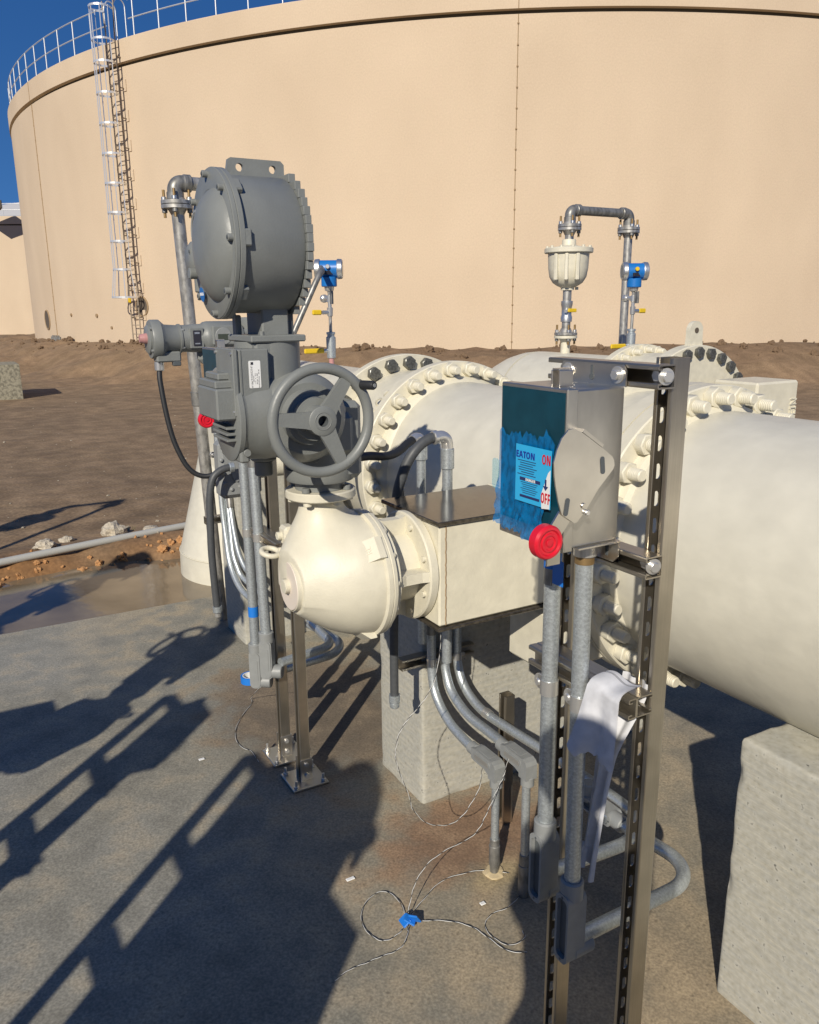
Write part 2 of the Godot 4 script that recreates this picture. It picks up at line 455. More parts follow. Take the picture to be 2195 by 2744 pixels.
func slab_material() -> void:
	var N := 1600
	var side := 6.4
	var f := FastNoiseLite.new(); f.noise_type = FastNoiseLite.TYPE_SIMPLEX_SMOOTH; f.fractal_octaves = 4; f.frequency = 0.7; f.seed = 51
	var g := FastNoiseLite.new(); g.noise_type = FastNoiseLite.TYPE_SIMPLEX_SMOOTH; g.fractal_octaves = 4; g.frequency = 5.0; g.seed = 52
	var q := FastNoiseLite.new(); q.noise_type = FastNoiseLite.TYPE_SIMPLEX; q.fractal_octaves = 2; q.frequency = 38.0; q.seed = 53
	var d := PackedByteArray()
	d.resize(N * N * 3)
	for j in N:
		var z := -5.6 + side * j / N
		for i in N:
			var x := -2.2 + side * i / N
			var a := f.get_noise_2d(x, z); var b := g.get_noise_2d(x, z); var c := q.get_noise_2d(x, z)
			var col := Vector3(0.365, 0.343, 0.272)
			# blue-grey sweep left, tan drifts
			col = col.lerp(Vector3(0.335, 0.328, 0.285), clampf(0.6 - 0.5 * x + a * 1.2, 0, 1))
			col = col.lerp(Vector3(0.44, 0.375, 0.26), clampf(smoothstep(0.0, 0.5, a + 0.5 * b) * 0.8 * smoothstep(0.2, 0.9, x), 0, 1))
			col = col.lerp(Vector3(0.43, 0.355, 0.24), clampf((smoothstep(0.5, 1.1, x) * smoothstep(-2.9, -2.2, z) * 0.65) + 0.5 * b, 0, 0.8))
			# muddy damp ground round the second stand
			var w := exp(-(pow((x - 1.35) / 0.55, 2) + pow((z + 3.25) / 0.75, 2)))
			col = col.lerp(Vector3(0.20, 0.15, 0.10), clampf(smoothstep(0.25, 0.75, w + 0.35 * b + 0.2 * a) * 0.85, 0, 1))
			# rust-brown drift by the pier and the stub-ups
			w = exp(-(pow((x - 1.45) / 0.42, 2) + pow((z + 2.12) / 0.28, 2)))
			col = col.lerp(Vector3(0.30, 0.175, 0.10), clampf(smoothstep(0.2, 0.8, w + 0.4 * b) * 0.85, 0, 1))
			w = exp(-(pow((x - 1.4) / 0.10, 2) + pow((z + 1.89) / 0.06, 2)))
			col = col.lerp(Vector3(0.50, 0.40, 0.23), clampf(w * 1.3 + b * w, 0, 0.9))
			w = exp(-(pow((x - 1.5) / 0.5, 2) + pow((z + 1.2) / 0.5, 2)))
			col = col.lerp(Vector3(0.42, 0.33, 0.21), clampf(w * 0.8 + 0.3 * b, 0, 0.8))
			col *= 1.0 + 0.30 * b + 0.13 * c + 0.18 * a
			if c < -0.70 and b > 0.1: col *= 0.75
			var at := (j * N + i) * 3
			d[at] = int(255.0 * pow(clampf(col.x, 0, 1), 0.4545)); d[at + 1] = int(255.0 * pow(clampf(col.y, 0, 1), 0.4545)); d[at + 2] = int(255.0 * pow(clampf(col.z, 0, 1), 0.4545))
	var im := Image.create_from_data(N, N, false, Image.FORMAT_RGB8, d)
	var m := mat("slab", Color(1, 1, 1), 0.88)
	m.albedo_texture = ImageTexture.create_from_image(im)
	tri_detail(m, noise_tex(0.05, 5, Color(0.74, 0.74, 0.74), Color(1, 1, 1), FastNoiseLite.TYPE_SIMPLEX_SMOOTH, 54, -1.0, 1024), Vector3(1.7, 1.7, 1.7), true)
	bumps(m, noise_tex(0.16, 4, Color(0, 0, 0), Color(1, 1, 1), FastNoiseLite.TYPE_SIMPLEX_SMOOTH, 55, -1.0, 2048), 0.05)

# ---------------------------------------------------------------- the earth
var TC := Vector2(28.876, -39.897)
var TR := 25.0
var e1 := FastNoiseLite.new()
var e2 := FastNoiseLite.new()
var e3 := FastNoiseLite.new()

func gh(x: float, z: float) -> float:
	var a := e1.get_noise_2d(x, z); var b := e2.get_noise_2d(x, z)
	var h := -0.10 + 0.03 * a
	# trench with the puddle along the edge of the slab
	if z > -9.0 and x > -9.0 and x < 6.0:
		var far := -6.62 - 0.05 * sin(x * 2.0) + 0.22 * a + 0.10 * b
		if x < 0.4: far += (0.4 - x) * 0.12
		var near := -4.5
		var dz := minf(z - far, near - z)
		var dep := smoothstep(-0.22, 0.42, dz + 0.10 * b)
		h = lerpf(h, -0.33, dep)
		var rim := exp(-pow((z - far + 0.30) / 0.30, 2))
		h += rim * (0.05 + 0.06 * b)
	if z > -5.0: h = minf(h, -0.3)
	# bank of spoil against the tank
	var d := Vector2(x, z).distance_to(TC) - TR
	var toe := 4.6 + 1.0 * a
	var k := smoothstep(toe, 0.6, d)
	h += k * (0.83 + 0.14 * b * (1.0 - k * 0.5)) + 0.12 * a * smoothstep(8.0, 2.0, d)
	if d < 8.0: h += 0.05 * e3.get_noise_2d(x, z) * smoothstep(8.0, 4.0, d)
	return h

func axis(parts: Array) -> Array:
	var o := []
	for p in parts:
		var x: float = p[0]
		while x < p[1] - 1e-4:
			o.append(x); x += p[2]
	o.append(parts[-1][1])
	return o

func ground() -> void:
	e1.frequency = 0.35; e1.fractal_octaves = 3; e1.seed = 61
	e2.frequency = 1.9; e2.fractal_octaves = 4; e2.seed = 62
	e3.frequency = 0.9; e3.fractal_octaves = 4; e3.seed = 63
	var xs := axis([[-400.0, -60.0, 40.0], [-60.0, -12.0, 4.0], [-12.0, -2.4, 0.4], [-2.4, 2.6, 0.06], [2.6, 14.0, 0.3], [14.0, 40.0, 0.8], [40.0, 100.0, 6.0], [100.0, 500.0, 50.0]])
	var zs := axis([[-500.0, -110.0, 40.0], [-110.0, -48.0, 4.0], [-48.0, -9.0, 0.35], [-9.0, -4.9, 0.06], [-4.9, 8.0, 1.6], [8.0, 60.0, 10.0], [60.0, 400.0, 60.0]])
	var st := SurfaceTool.new()
	st.begin(Mesh.PRIMITIVE_TRIANGLES)
	for z in zs:
		for x in xs:
			var h := gh(x, z)
			var a := e1.get_noise_2d(x * 1.7 + 50, z * 1.7); var b := e2.get_noise_2d(x + 9, z)
			var c := Vector3(0.405, 0.285, 0.168)
			var d := Vector2(x, z).distance_to(TC) - TR
			c = c.lerp(Vector3(0.45, 0.305, 0.178), smoothstep(7.0, 3.0, d) * (0.6 + 0.4 * a))
			c = c.lerp(Vector3(0.29, 0.195, 0.12), smoothstep(3.5, 0.5, d) * smoothstep(6.0, 14.0, x) * 0.8)
			if z > -9.0 and x > -6.0 and x < 5.0:
				var wet := smoothstep(-0.13, -0.22, h)
				var rim := exp(-pow((z + 6.75) / 0.45, 2))
				c = c.lerp(Vector3(0.44, 0.235, 0.095), clampf(rim * (0.75 + 0.9 * a), 0, 1))
				c = c.lerp(Vector3(0.12, 0.085, 0.05), wet * 0.75)
				c *= 1.0 + 0.25 * b
			c *= 1.0 + 0.20 * a + 0.14 * b
			st.set_color(Color(c.x, c.y, c.z))
			st.add_vertex(Vector3(x, h, z))
	var w := xs.size()
	for j in zs.size() - 1:
		for i in w - 1:
			var k := j * w + i
			for q in [k, k + 1, k + w + 1, k, k + w + 1, k + w]: st.add_index(q)
	st.generate_normals()
	var o := MeshInstance3D.new()
	o.name = "ground"
	o.mesh = st.commit()
	o.mesh.surface_set_material(0, M.dirt)
	o.set_meta("kind", "structure")
	add_child(o)
	# the slab and the puddle
	var b := MB.new()
	b.box(V(1.0, -0.2, -0.6), V(16, 0.4, 9.0), 0.012)
	for p in b.v: b.uv.append(Vector2((p.x + 2.2) / 6.4, (p.z + 5.6) / 6.4))
	solo("concrete_slab", b, M.slab)
	b = MB.new()
	b.quad(V(-9, -0.16, -5.09), V(5, -0.16, -5.09), V(5, -0.16, -9), V(-9, -0.16, -9), Vector3.UP)
	solo("water", b, M.water)
	b = MB.new()
	# thin washed-out lip along the edge of the slab
	
func lump(r: float, sd: int, squash := 0.7, rough := 0.35) -> MB:
	var b := MB.new()
	var f := FastNoiseLite.new(); f.seed = sd; f.frequency = 0.9 / r; f.fractal_octaves = 3
	var R := 12; var S := 16
	var g := []
	for i in R + 1:
		var row := []
		for j in S + 1:
			var th := PI * i / R; var ph := TAU * (j % S) / S
			var d := V(sin(th) * cos(ph), cos(th), sin(th) * sin(ph))
			var k := r * (1.0 + rough * f.get_noise_3dv(d * r) * 1.6)
			row.append(V(d.x * k, d.y * k * squash, d.z * k))
		g.append(row)
	for i in R:
		for j in S:
			var m: Vector3 = (g[i + 1][j] - g[i][j + 1]).cross(g[i + 1][j + 1] - g[i][j])
			if m.length() < 1e-12: m = g[i][j]
			if m.dot(g[i][j] + g[i + 1][j + 1]) < 0: m = -m
			b.quad(g[i][j], g[i + 1][j], g[i + 1][j + 1], g[i][j + 1], m.normalized())
	return b

# ---------------------------------------------------------------- tanks
func polar(deg: float, r: float, y: float) -> Vector3:
	var a := deg_to_rad(deg)
	return V(TC.x + r * sin(a), y, TC.y + r * cos(a))

func tank_shell(o: Node3D, c: Vector3, seg: int) -> void:
	var x := ony(c)
	part(o, "wall", MB.new().lathe([P2(-0.4, TR), P2(9.44, TR), P2(9.44, TR - 0.14)], x, seg), M.stucco)
	part(o, "groove", MB.new().lathe([P2(9.44, TR - 0.12), P2(9.56, TR - 0.12)], x, seg), M.caulk)
	part(o, "parapet", MB.new().lathe([P2(9.56, TR - 0.14), P2(9.56, TR + 0.05), P2(10.20, TR + 0.05), P2(10.23, TR + 0.02), P2(10.23, TR - 0.25), P2(10.1, TR - 0.25)], x, seg), M.stucco)
	part(o, "roof", MB.new().lathe([P2(10.16, TR - 0.25), P2(13.4, 10.0), P2(14.6, 0.0)], x, seg), M.roof_white)

func tanks() -> void:
	var o := thing("storage_tank", "huge round tan stucco water tank filling the background behind the valves", "tank", V(TC.x, 0, TC.y))
	tank_shell(o, V(TC.x, 0, TC.y), 240)
	for deg in [-35.0, -80.6]:
		var b := MB.new()
		b.tube([polar(deg, TR + 0.004, 0.5), polar(deg, TR + 0.004, 9.44)], 0.011 if deg > -50 else 0.02, 6)
		b.tube([polar(deg, TR + 0.054, 9.56), polar(deg, TR + 0.054, 10.2)], 0.011, 6)
		part(o, "joint_line", b, M.joint)
		var y := 0.9
		var cl: ArrayMesh = withmat(MB.new().box(Vector3.ZERO, V(0.05, 0.045, 0.03), 0.008), M.joint)
		while y < 9.4:
			copy_mesh(o, "joint_clip", cl, Transform3D(Basis(Vector3.UP, deg_to_rad(deg)), polar(deg, TR + 0.012, y)))
			y += 0.52
	for h in [[-83.4, 1.55, 0.36], [-64.95, 2.02, 0.30]]:
		var b := MB.new().cyl(polar(h[0], TR - 0.05, h[1]), polar(h[0], TR + 0.02, h[1]), h[2], 28)
		var mh := part(o, "manhole", b, M.hole_dark)
		b = MB.new().tube(_ring(polar(h[0], TR + 0.01, h[1]), polar(h[0], 1, 0) - polar(h[0], 0, 0), h[2] + 0.02, 32), 0.03, 8, false, true)
		part(mh, "rim", b, M.joint)
	for h in [[-76.4, 1.75, 0.06], [-71.5, 1.72, 0.07], [-69.3, 1.3, 0.05]]:
		part(o, "wall_plug", MB.new().cyl(polar(h[0], TR - 0.02, h[1]), polar(h[0], TR + 0.04, h[1]), h[2], 10), M.joint)
	# hand rail on the parapet
	var r := thing("roof_handrail", "pale galvanised guard rail with posts along the rim of the near tank", "railing", V(TC.x, 10.2, TC.y))
	var post: ArrayMesh = withmat(MB.new().cyl(V(0, 0, 0), V(0, 1.10, 0), 0.022, 8), M.rail_galv)
	var deg := -108.0
	while deg < -22:
		if absf(deg + 65.3) > 0.9: copy_mesh(r, "post", post, Transform3D(Basis(), polar(deg, TR - 0.1, 10.21)))
		deg += 2.62
	for y in [10.78, 11.31]:
		for sp in [[-110.0, -66.6], [-64.0, -20.0]]:
			var pts := []
			for i in 61: pts.append(polar(lerpf(sp[0], sp[1], i / 60.0), TR - 0.1, y))
			part(r, "rail", MB.new().tube(pts, 0.02, 7), M.rail_galv)
	# caged ladder
	var L := thing("caged_ladder", "tall caged access ladder with bright hoops fixed to the tan tank wall", "ladder", polar(-65.3, TR + 0.2, 1.1))
	var out := (polar(-65.3, 1, 0) - polar(-65.3, 0, 0)).normalized()
	var side := out.cross(Vector3.UP).normalized()
	var at := func(y: float, s: float, d: float) -> Vector3: return polar(-65.3, TR, y) + side * s + out * d
	for s in [-0.22, 0.22]:
		part(L, "side_rail", MB.new().tube([at.call(0.9, s, 0.2), at.call(10.4, s, 0.2), at.call(11.35, s * 1.3, 0.2)], 0.022, 8), M.ladder_dark)
	var y2 := 1.1
	while y2 < 10.4:
		part(L, "rung", MB.new().tube([at.call(y2, -0.22, 0.2), at.call(y2, 0.22, 0.2)], 0.013, 6), M.ladder_dark)
		y2 += 0.3
	for i in 10:
		y2 = 1.75 + i * 0.895
		var k := part(L, "standoff_bracket", MB.new().box(at.call(y2, 0.30, 0.1), V(0.02, 0.05, 0.02), 0), M.ladder_dark)
		for s in [-0.22, 0.22]:
			part(k, "arm", MB.new().tube([at.call(y2 - 0.1, s, 0.0), at.call(y2 - 0.1, s, 0.2)], 0.022, 6), M.ladder_dark)
			var pl := MB.new()
			pl.t = Transform3D(Basis(side, Vector3.UP, out), at.call(y2 - 0.02, s * 1.15, 0.015))
			pl.box(Vector3.ZERO, V(0.16, 0.34, 0.02), 0.0)
			part(k, "wall_plate", pl, M.stucco)
	var hoop := func(y: float, rad: float) -> Array:
		var p := []
		for i in 19:
			var a := lerpf(-1.95, 1.95, i / 18.0)
			p.append(at.call(y, sin(a) * rad, 0.50 + cos(a) * rad * 0.95))
		p.push_front(at.call(y, -0.22, 0.2)); p.push_back(at.call(y, 0.22, 0.2))
		return p
	var hy := []
	for i in 9: hy.append(2.32 + 0.895 * i)
	hy.append(10.12); hy.append(11.05)
	for i in 11:
		y2 = hy[i]
		var rad := 0.47 if i == 0 else 0.345
		var hp: Array = hoop.call(y2, rad)
		var hb := MB.new()
		for j in hp.size() - 1:
			hb.t = MB.along(hp[j], hp[j + 1])
			var d: Vector3 = hp[j + 1] - hp[j]
			var mid: Vector3 = (hp[j] + hp[j + 1]) / 2
			hb.t = Transform3D(Basis(d.normalized(), Vector3.UP, d.normalized().cross(Vector3.UP)), mid)
			hb.box(Vector3.ZERO, V(d.length() + 0.006, 0.06, 0.008), 0.0)
		part(L, "hoop", hb, M.cage_alu)
	for a in [-1.7, -0.9, 0.0, 0.9, 1.7]:
		var pts := []
		for i in 11:
			var rad := 0.47 if i == 0 else 0.345
			pts.append(at.call(hy[i], sin(a) * (rad - 0.01), 0.50 + cos(a) * (rad - 0.01) * 0.95))
		var bb := MB.new()
		for i in 10:
			var d: Vector3 = pts[i + 1] - pts[i]
			bb.t = Transform3D(Basis(side, d.normalized(), side.cross(d.normalized())), (pts[i] + pts[i + 1]) / 2)
			bb.box(Vector3.ZERO, V(0.045, d.length(), 0.008), 0.0)
		part(L, "cage_bar", bb, M.cage_alu)
	for s in [-1.0, 1.0]:
		var gp := [at.call(10.3, 0.24 * s, 0.18), at.call(11.2, 0.24 * s, 0.18), at.call(11.45, 0.24 * s, 0.0), at.call(11.3, 0.24 * s, -0.25), at.call(10.25, 0.24 * s, -0.25)]
		part(L, "grab_rail", MB.new().tube(bend(gp, 0.2), 0.02, 7), M.rail_galv)
	part(L, "lock_tag", MB.new().box(at.call(2.25, 0.17, 0.24), V(0.1, 0.22, 0.06), 0.02), M.yellow)
	# the second tank, far left
	var c2 := V(18.1, 0, -106.5)
	var o2 := thing("storage_tank", "paler tank with a domed white roof, partly hidden at the far left edge", "tank", c2)
	tank_shell(o2, c2, 140)
	var r2 := thing("roof_handrail", "thin guard rail on the rim of the far tank at the left edge", "railing", c2 + V(0, 10.2, 0))
	for i in 26:
		var a := deg_to_rad(-60.0 + i * 3.6)
		var q := c2 + V(sin(a), 0, cos(a)) * (TR - 0.1)
		copy_mesh(r2, "post", post, Transform3D(Basis(), q + V(0, 10.21, 0)))
	for y in [10.78, 11.31]:
		var pts := []
		for i in 61:
			var a := deg_to_rad(-62.0 + i * 1.6)
			pts.append(c2 + V(sin(a) * (TR - 0.1), y, cos(a) * (TR - 0.1)))
		part(r2, "rail", MB.new().tube(pts, 0.025, 6), M.rail_galv)
	solo("roof_hatch", MB.new().box(V(5.2, 10.9, -82.0), V(2.2, 0.7, 1.4), 0.05), M.hole_dark, "dark roof hatch behind the guard rail of the far tank", "hatch")
	# cluster of capped pipe stubs where the tank meets the earth
	var cs := thing("pipe_rack", "row of short grey pipe stubs standing in the earth at the tank foot", "pipe rack", polar(-78.6, TR + 0.4, 0.4))
	for i in 7:
		var q := polar(-78.6 + (i - 3) * 0.34, TR + 0.35, 0.35)
		part(cs, "stub", MB.new().cyl(q, q + V(0, 0.58 + 0.05 * (i % 2), 0), 0.045, 10, 0.01), M.dull_pipe)
	part(cs, "cross_bar", MB.new().tube([polar(-79.8, TR + 0.42, 0.7), polar(-77.4, TR + 0.42, 0.7)], 0.04, 6), M.dull_pipe)

func _ring(c: Vector3, axis_: Vector3, r: float, k: int) -> Array:
	var y := axis_.normalized()
	var x := Vector3.UP if absf(y.y) < 0.9 else Vector3.RIGHT
	x = (x - y * x.dot(y)).normalized()
	var z := x.cross(y)
	var o := []
	for i in k: o.append(c + (x * cos(TAU * i / k) + z * sin(TAU * i / k)) * r)
	return o

# ---------------------------------------------------------------- pipelines
var AX := V(2.05, 1.125, 0)
var stud_mesh: ArrayMesh
var nut_mesh: ArrayMesh
var dark_mesh: ArrayMesh

func bolt_ring(o: Node3D, c: Vector3, r: float, count: int, phase: float, dark: bool) -> void:
	for i in count:
		var a := deg_to_rad(phase + 360.0 * i / count)
		var p := c + V(cos(a), sin(a), 0) * r
		var turn := rng.randf() * TAU
		var xf := Transform3D(Basis(Vector3(0, 0, 1), turn), p)
		if dark:
			copy_mesh(o, "bolt_head", dark_mesh, xf)
		else:
			var s := copy_mesh(o, "stud_bolt", stud_mesh, xf)
			copy_mesh(s, "nut", nut_mesh, xf)

func flange_profile(z0: float, z1: float, ro: float, ri: float) -> Array:
	return [P2(z0, ri), P2(z0, ro - 0.004), P2(z0 + 0.004, ro), P2(z1 - 0.004, ro), P2(z1, ro - 0.004), P2(z1, ri)]

func pipelines() -> void:
	var rod := [P2(-0.002, 0.0), P2(-0.002, 0.0185)]
	for i in 11: rod.append_array([P2(0.004 + i * 0.0064, 0.0188), P2(0.0070 + i * 0.0064, 0.0172)])
	rod.append_array([P2(0.076, 0.0178), P2(0.080, 0.0145), P2(0.080, 0)])
	stud_mesh = withmat(MB.new().lathe(rod, onz(Vector3.ZERO), 16), M.cream_cast)
	nut_mesh = withmat(MB.new().hexnut(V(0, 0, 0.001), V(0, 0, 0.033), 0.0335), M.cream_cast)
	dark_mesh = withmat(MB.new().hexnut(V(0, 0, 0), V(0, 0, 0.028), 0.034), M.bolt_dark)
	var R := 0.492
	# near length of pipe, runs out of the picture at the right
	var o := thing("water_pipe", "large cream pipe with bolted flange running past the right edge of the photo", "pipe", V(2.05, 1.125, -1.69))
	part(o, "barrel", MB.new().lathe([P2(-1.70, 0.36), P2(-1.69, 0.415), P2(3.2, 0.415)], onz(AX), 96), M.cream_pipe)
	part(o, "flange", MB.new().lathe(flange_profile(-1.745, -1.692, R, 0.415), onz(AX), 96), M.cream_cast)
	part(o, "flange_hub", MB.new().lathe([P2(-1.692, 0.437), P2(-1.665, 0.432), P2(-1.655, 0.4152)], onz(AX), 96), M.cream_cast)
	part(o, "weld_bead", MB.new().tube(_ring(AX + V(0, 0, -0.93), V(0, 0, 1), 0.4155, 90), 0.0035, 6, false, true), M.cream_cast)
	bolt_ring(o, AX + V(0, 0, -1.692), 0.457, 28, 93.6, false)
	# valve 1
	var v := thing("butterfly_valve", "short cream valve body clamped behind the nearest bolted flange", "valve", V(2.05, 1.125, -1.9))
	part(v, "body", MB.new().lathe([P2(-2.05, 0.38), P2(-2.05, 0.492), P2(-1.995, 0.492), P2(-1.985, 0.45), P2(-1.815, 0.45), P2(-1.805, 0.492), P2(-1.748, 0.492), P2(-1.748, 0.38)], onz(AX), 80), M.cream_cast)
	part(v, "trunnion", MB.new().box(V(1.545, 1.15, -1.90), V(0.19, 0.34, 0.20), 0.02), M.cream_cast)
	part(v, "trunnion", MB.new().box(V(2.57, 1.15, -1.90), V(0.22, 0.30, 0.20), 0.02), M.cream_cast)
	part(v, "foot", MB.new().box(V(1.60, 0.86, -1.865), V(0.24, 0.20, 0.20), 0.012), M.cream_cast)
	words(v, "raised_lettering", "INTERNAT", 0.034, 0.006, M.cream_cast, Transform3D(Basis(V(0, 1, 0), V(-1, 0, 0), V(0, 0, 1)), V(1.495, 1.14, -1.798)))
	# middle spool
	o = thing("water_pipe", "short cream pipe between two bolted flanges behind the cream gearbox", "pipe", V(2.05, 1.125, -2.6))
	part(o, "barrel", MB.new().lathe([P2(-3.16, 0.36), P2(-3.15, 0.40), P2(-2.06, 0.40)], onz(AX), 96), M.cream_pipe)
	part(o, "flange", MB.new().lathe(flange_profile(-3.21, -3.155, R, 0.40), onz(AX), 96), M.cream_cast)
	part(o, "flange", MB.new().lathe(flange_profile(-2.108, -2.053, R, 0.40), onz(AX), 96), M.cream_cast)
	part(o, "flange_hub", MB.new().lathe([P2(-3.155, 0.425), P2(-3.12, 0.420), P2(-3.10, 0.4003)], onz(AX), 96), M.cream_cast)
	bolt_ring(o, AX + V(0, 0, -3.155), 0.457, 28, 95.2, false)
	# valve 2 and the pipe beyond
	v = thing("butterfly_valve", "cream valve body with raised figures and black bolts beyond the handwheel", "valve", V(2.05, 1.125, -3.4))
	part(v, "body", MB.new().lathe([P2(-3.60, 0.38), P2(-3.60, 0.425), P2(-3.55, 0.42), P2(-3.30, 0.43), P2(-3.27, 0.475), P2(-3.213, 0.475), P2(-3.213, 0.38)], onz(AX), 80), M.cream_cast)
	words(v, "raised_figures", "500", 0.07, 0.01, M.cream_cast, Transform3D(Basis(V(0.72, 0.62, 0.3).normalized(), V(-0.66, 0.74, 0.10).normalized(), V(-0.16, -0.27, 0.95).normalized()).orthonormalized(), V(1.70, 1.43, -3.235)))
	o = thing("water_pipe", "far cream pipe with black bolt heads on its flange, behind the handwheel", "pipe", V(2.05, 1.125, -4.5))
	part(o, "barrel", MB.new().lathe([P2(-5.6, 0.0), P2(-5.6, 0.40), P2(-3.66, 0.40)], onz(AX), 72), M.cream_pipe)
	part(o, "flange", MB.new().lathe(flange_profile(-3.66, -3.602, 0.505, 0.40), onz(AX), 96), M.cream_cast)
	bolt_ring(o, AX + V(0, 0, -3.602), 0.462, 28, 90.0, true)
	var el := []
	for i in 9:
		var a := PI / 2 * i / 8
		el.append(V(2.05, 0.685 + cos(a) * 0.44, -5.6 - sin(a) * 0.44))
	part(o, "elbow", MB.new().tube(el, 0.40, 48), M.cream_pipe)
	# flared standpipe in the puddle
	o = thing("flared_pipe", "cream cone shaped pipe foot standing in the puddle beyond the slab", "pipe", V(2.0, -0.3, -6.1))
	part(o, "cone", MB.new().lathe([P2(0.95, 0.32), P2(0.02, 0.56)], ony(V(2.0, 0, -6.1)), 64), M.cream_pipe)
	part(o, "skirt", MB.new().lathe([P2(0.02, 0.565), P2(-0.35, 0.575)], ony(V(2.0, 0, -6.1)), 64), M.cream_pipe)
	part(o, "seam", MB.new().tube(_ring(V(2.0, 0.02, -6.1), Vector3.UP, 0.563, 64), 0.006, 6, false, true), M.cream_cast)
	# second line of pipe, 1.9 m to the right
	var B := V(3.95, 1.125, 0)
	o = thing("blind_flange", "cream end plate with lifting eye and black bolts, behind the near flange", "flange", B + V(0, 0, -3.45))
	part(o, "plate", MB.new().lathe([P2(-3.50, 0.3), P2(-3.50, 0.50), P2(-3.42, 0.50), P2(-3.415, 0.495), P2(-3.415, 0.0)], onz(B), 96), M.cream_cast)
	bolt_ring(o, B + V(0, 0, -3.415), 0.457, 28, 91.0, true)
	var lug := PackedVector2Array([P2(-0.065, 0), P2(-0.055, 0.08)])
	for i in 13: lug.append(P2(-cos(PI * i / 12) * 0.055, 0.13 + sin(PI * i / 12) * 0.055))
	lug.append_array([P2(0.055, 0.08), P2(0.065, 0)])
	var lg := part(o, "lifting_eye", MB.new().prism(lug, -0.016, 0.016, ony(B + V(0.0, 0.455, -3.46))), M.cream_cast)
	part(lg, "eye_hole", MB.new().cyl(B + V(0.0, 0.585, -3.478), B + V(0.0, 0.585, -3.442), 0.017, 16), M.hole_dark)
	o = thing("water_pipe", "cream pipe of the farther line, carrying the air valve", "pipe", B + V(0, 0, -5))
	part(o, "barrel", MB.new().lathe([P2(-4.9, 0.405), P2(-3.9, 0.405)], onz(B), 72), M.cream_pipe)
	var el2 := []
	for i in 11:
		var a := PI / 2 * i / 10
		el2.append(V(3.95, 0.685 + cos(a) * 0.44, -4.9 - sin(a) * 0.44))
	el2.append(V(3.95, -0.3, -5.34))
	part(o, "elbow", MB.new().tube(el2, 0.405, 56), M.cream_pipe)
	part(o, "flange", MB.new().lathe(flange_profile(-3.92, -3.86, R, 0.3), onz(B), 80), M.cream_cast)
	bolt_ring(o, B + V(0, 0, -3.86), 0.457, 28, 90.0, false)
	part(o, "valve_body", MB.new().lathe([P2(-3.86, 0.44), P2(-3.502, 0.44)], onz(B), 64), M.cream_cast)
	o = thing("valve_extension", "square cream housing with a raised weld mark, right of the lifting eye", "valve housing", V(4.5, 1.2, -3.1))
	part(o, "housing", MB.new().box(V(4.08, 1.25, -3.10), V(0.36, 0.37, 0.30), 0.012), M.cream)
	words(o, "raised_mark", "XEIN", 0.05, 0.012, M.cream_cast, Transform3D(Basis(V(0, 1, 0), V(-1, 0, 0), V(0, 0, 1)), V(4.222, 1.27, -2.948)))
	# a pier under the second line
	solo("concrete_pier", MB.new().box(V(3.95, 0.33, -3.6), V(0.9, 0.78, 0.5), 0.015), M.concrete, "concrete pier under the farther pipe line, mostly hidden by the near pipe", "concrete pier")

func rough_block(c: Vector3, s: Vector3, sd: int, step := 0.03) -> MB:
	# cast block: slightly wavy faces, worn and chipped edges
	var b := MB.new()
	var f := FastNoiseLite.new(); f.seed = sd; f.frequency = 6.0; f.fractal_octaves = 3
	var h := s / 2
	var ax := [V(1, 0, 0), V(0, 1, 0), V(0, 0, 1)]
	for i in 3:
		for sg in [-1.0, 1.0]:
			var m: Vector3 = ax[i] * sg; var u: Vector3 = ax[(i + 1) % 3]; var w: Vector3 = ax[(i + 2) % 3]
			var hu: float = h[(i + 1) % 3]; var hw: float = h[(i + 2) % 3]
			var nu := maxi(2, int(2 * hu / step)); var nw := maxi(2, int(2 * hw / step))
			var g := []
			for j in nw + 1:
				var row := []
				for k in nu + 1:
					var eu := sin((float(k) / nu - 0.5) * PI * 0.94) / sin(PI * 0.47) if nu > 4 else (2.0 * k / nu - 1.0)
					var ew := sin((float(j) / nw - 0.5) * PI * 0.94) / sin(PI * 0.47) if nw > 4 else (2.0 * j / nw - 1.0)
					var p: Vector3 = m * h[i] + u * hu * eu + w * hw * ew
					var n := f.get_noise_3dv(c + p)
					var r := 0.012 + 0.030 * clampf(n * 1.6 - 0.25, 0, 1)
					var q := p.clamp(-(h - V(r, r, r)), h - V(r, r, r))
					row.append(c + q + (p - q).normalized() * r * (1.0 + 0.10 * n))
				g.append(row)
			var nr := []
			for j in nw + 1:
				var row := []
				for k in nu + 1:
					var t: Vector3 = (g[j][mini(k + 1, nu)] - g[j][maxi(k - 1, 0)]).cross(g[mini(j + 1, nw)][k] - g[maxi(j - 1, 0)][k]).normalized()
					row.append(t if t.dot(m) > 0 else -t)
				nr.append(row)
			for j in nw:
				for k in nu: b.squad(g[j][k], g[j][k + 1], g[j + 1][k + 1], g[j + 1][k], nr[j][k], nr[j][k + 1], nr[j + 1][k + 1], nr[j + 1][k])
	return b

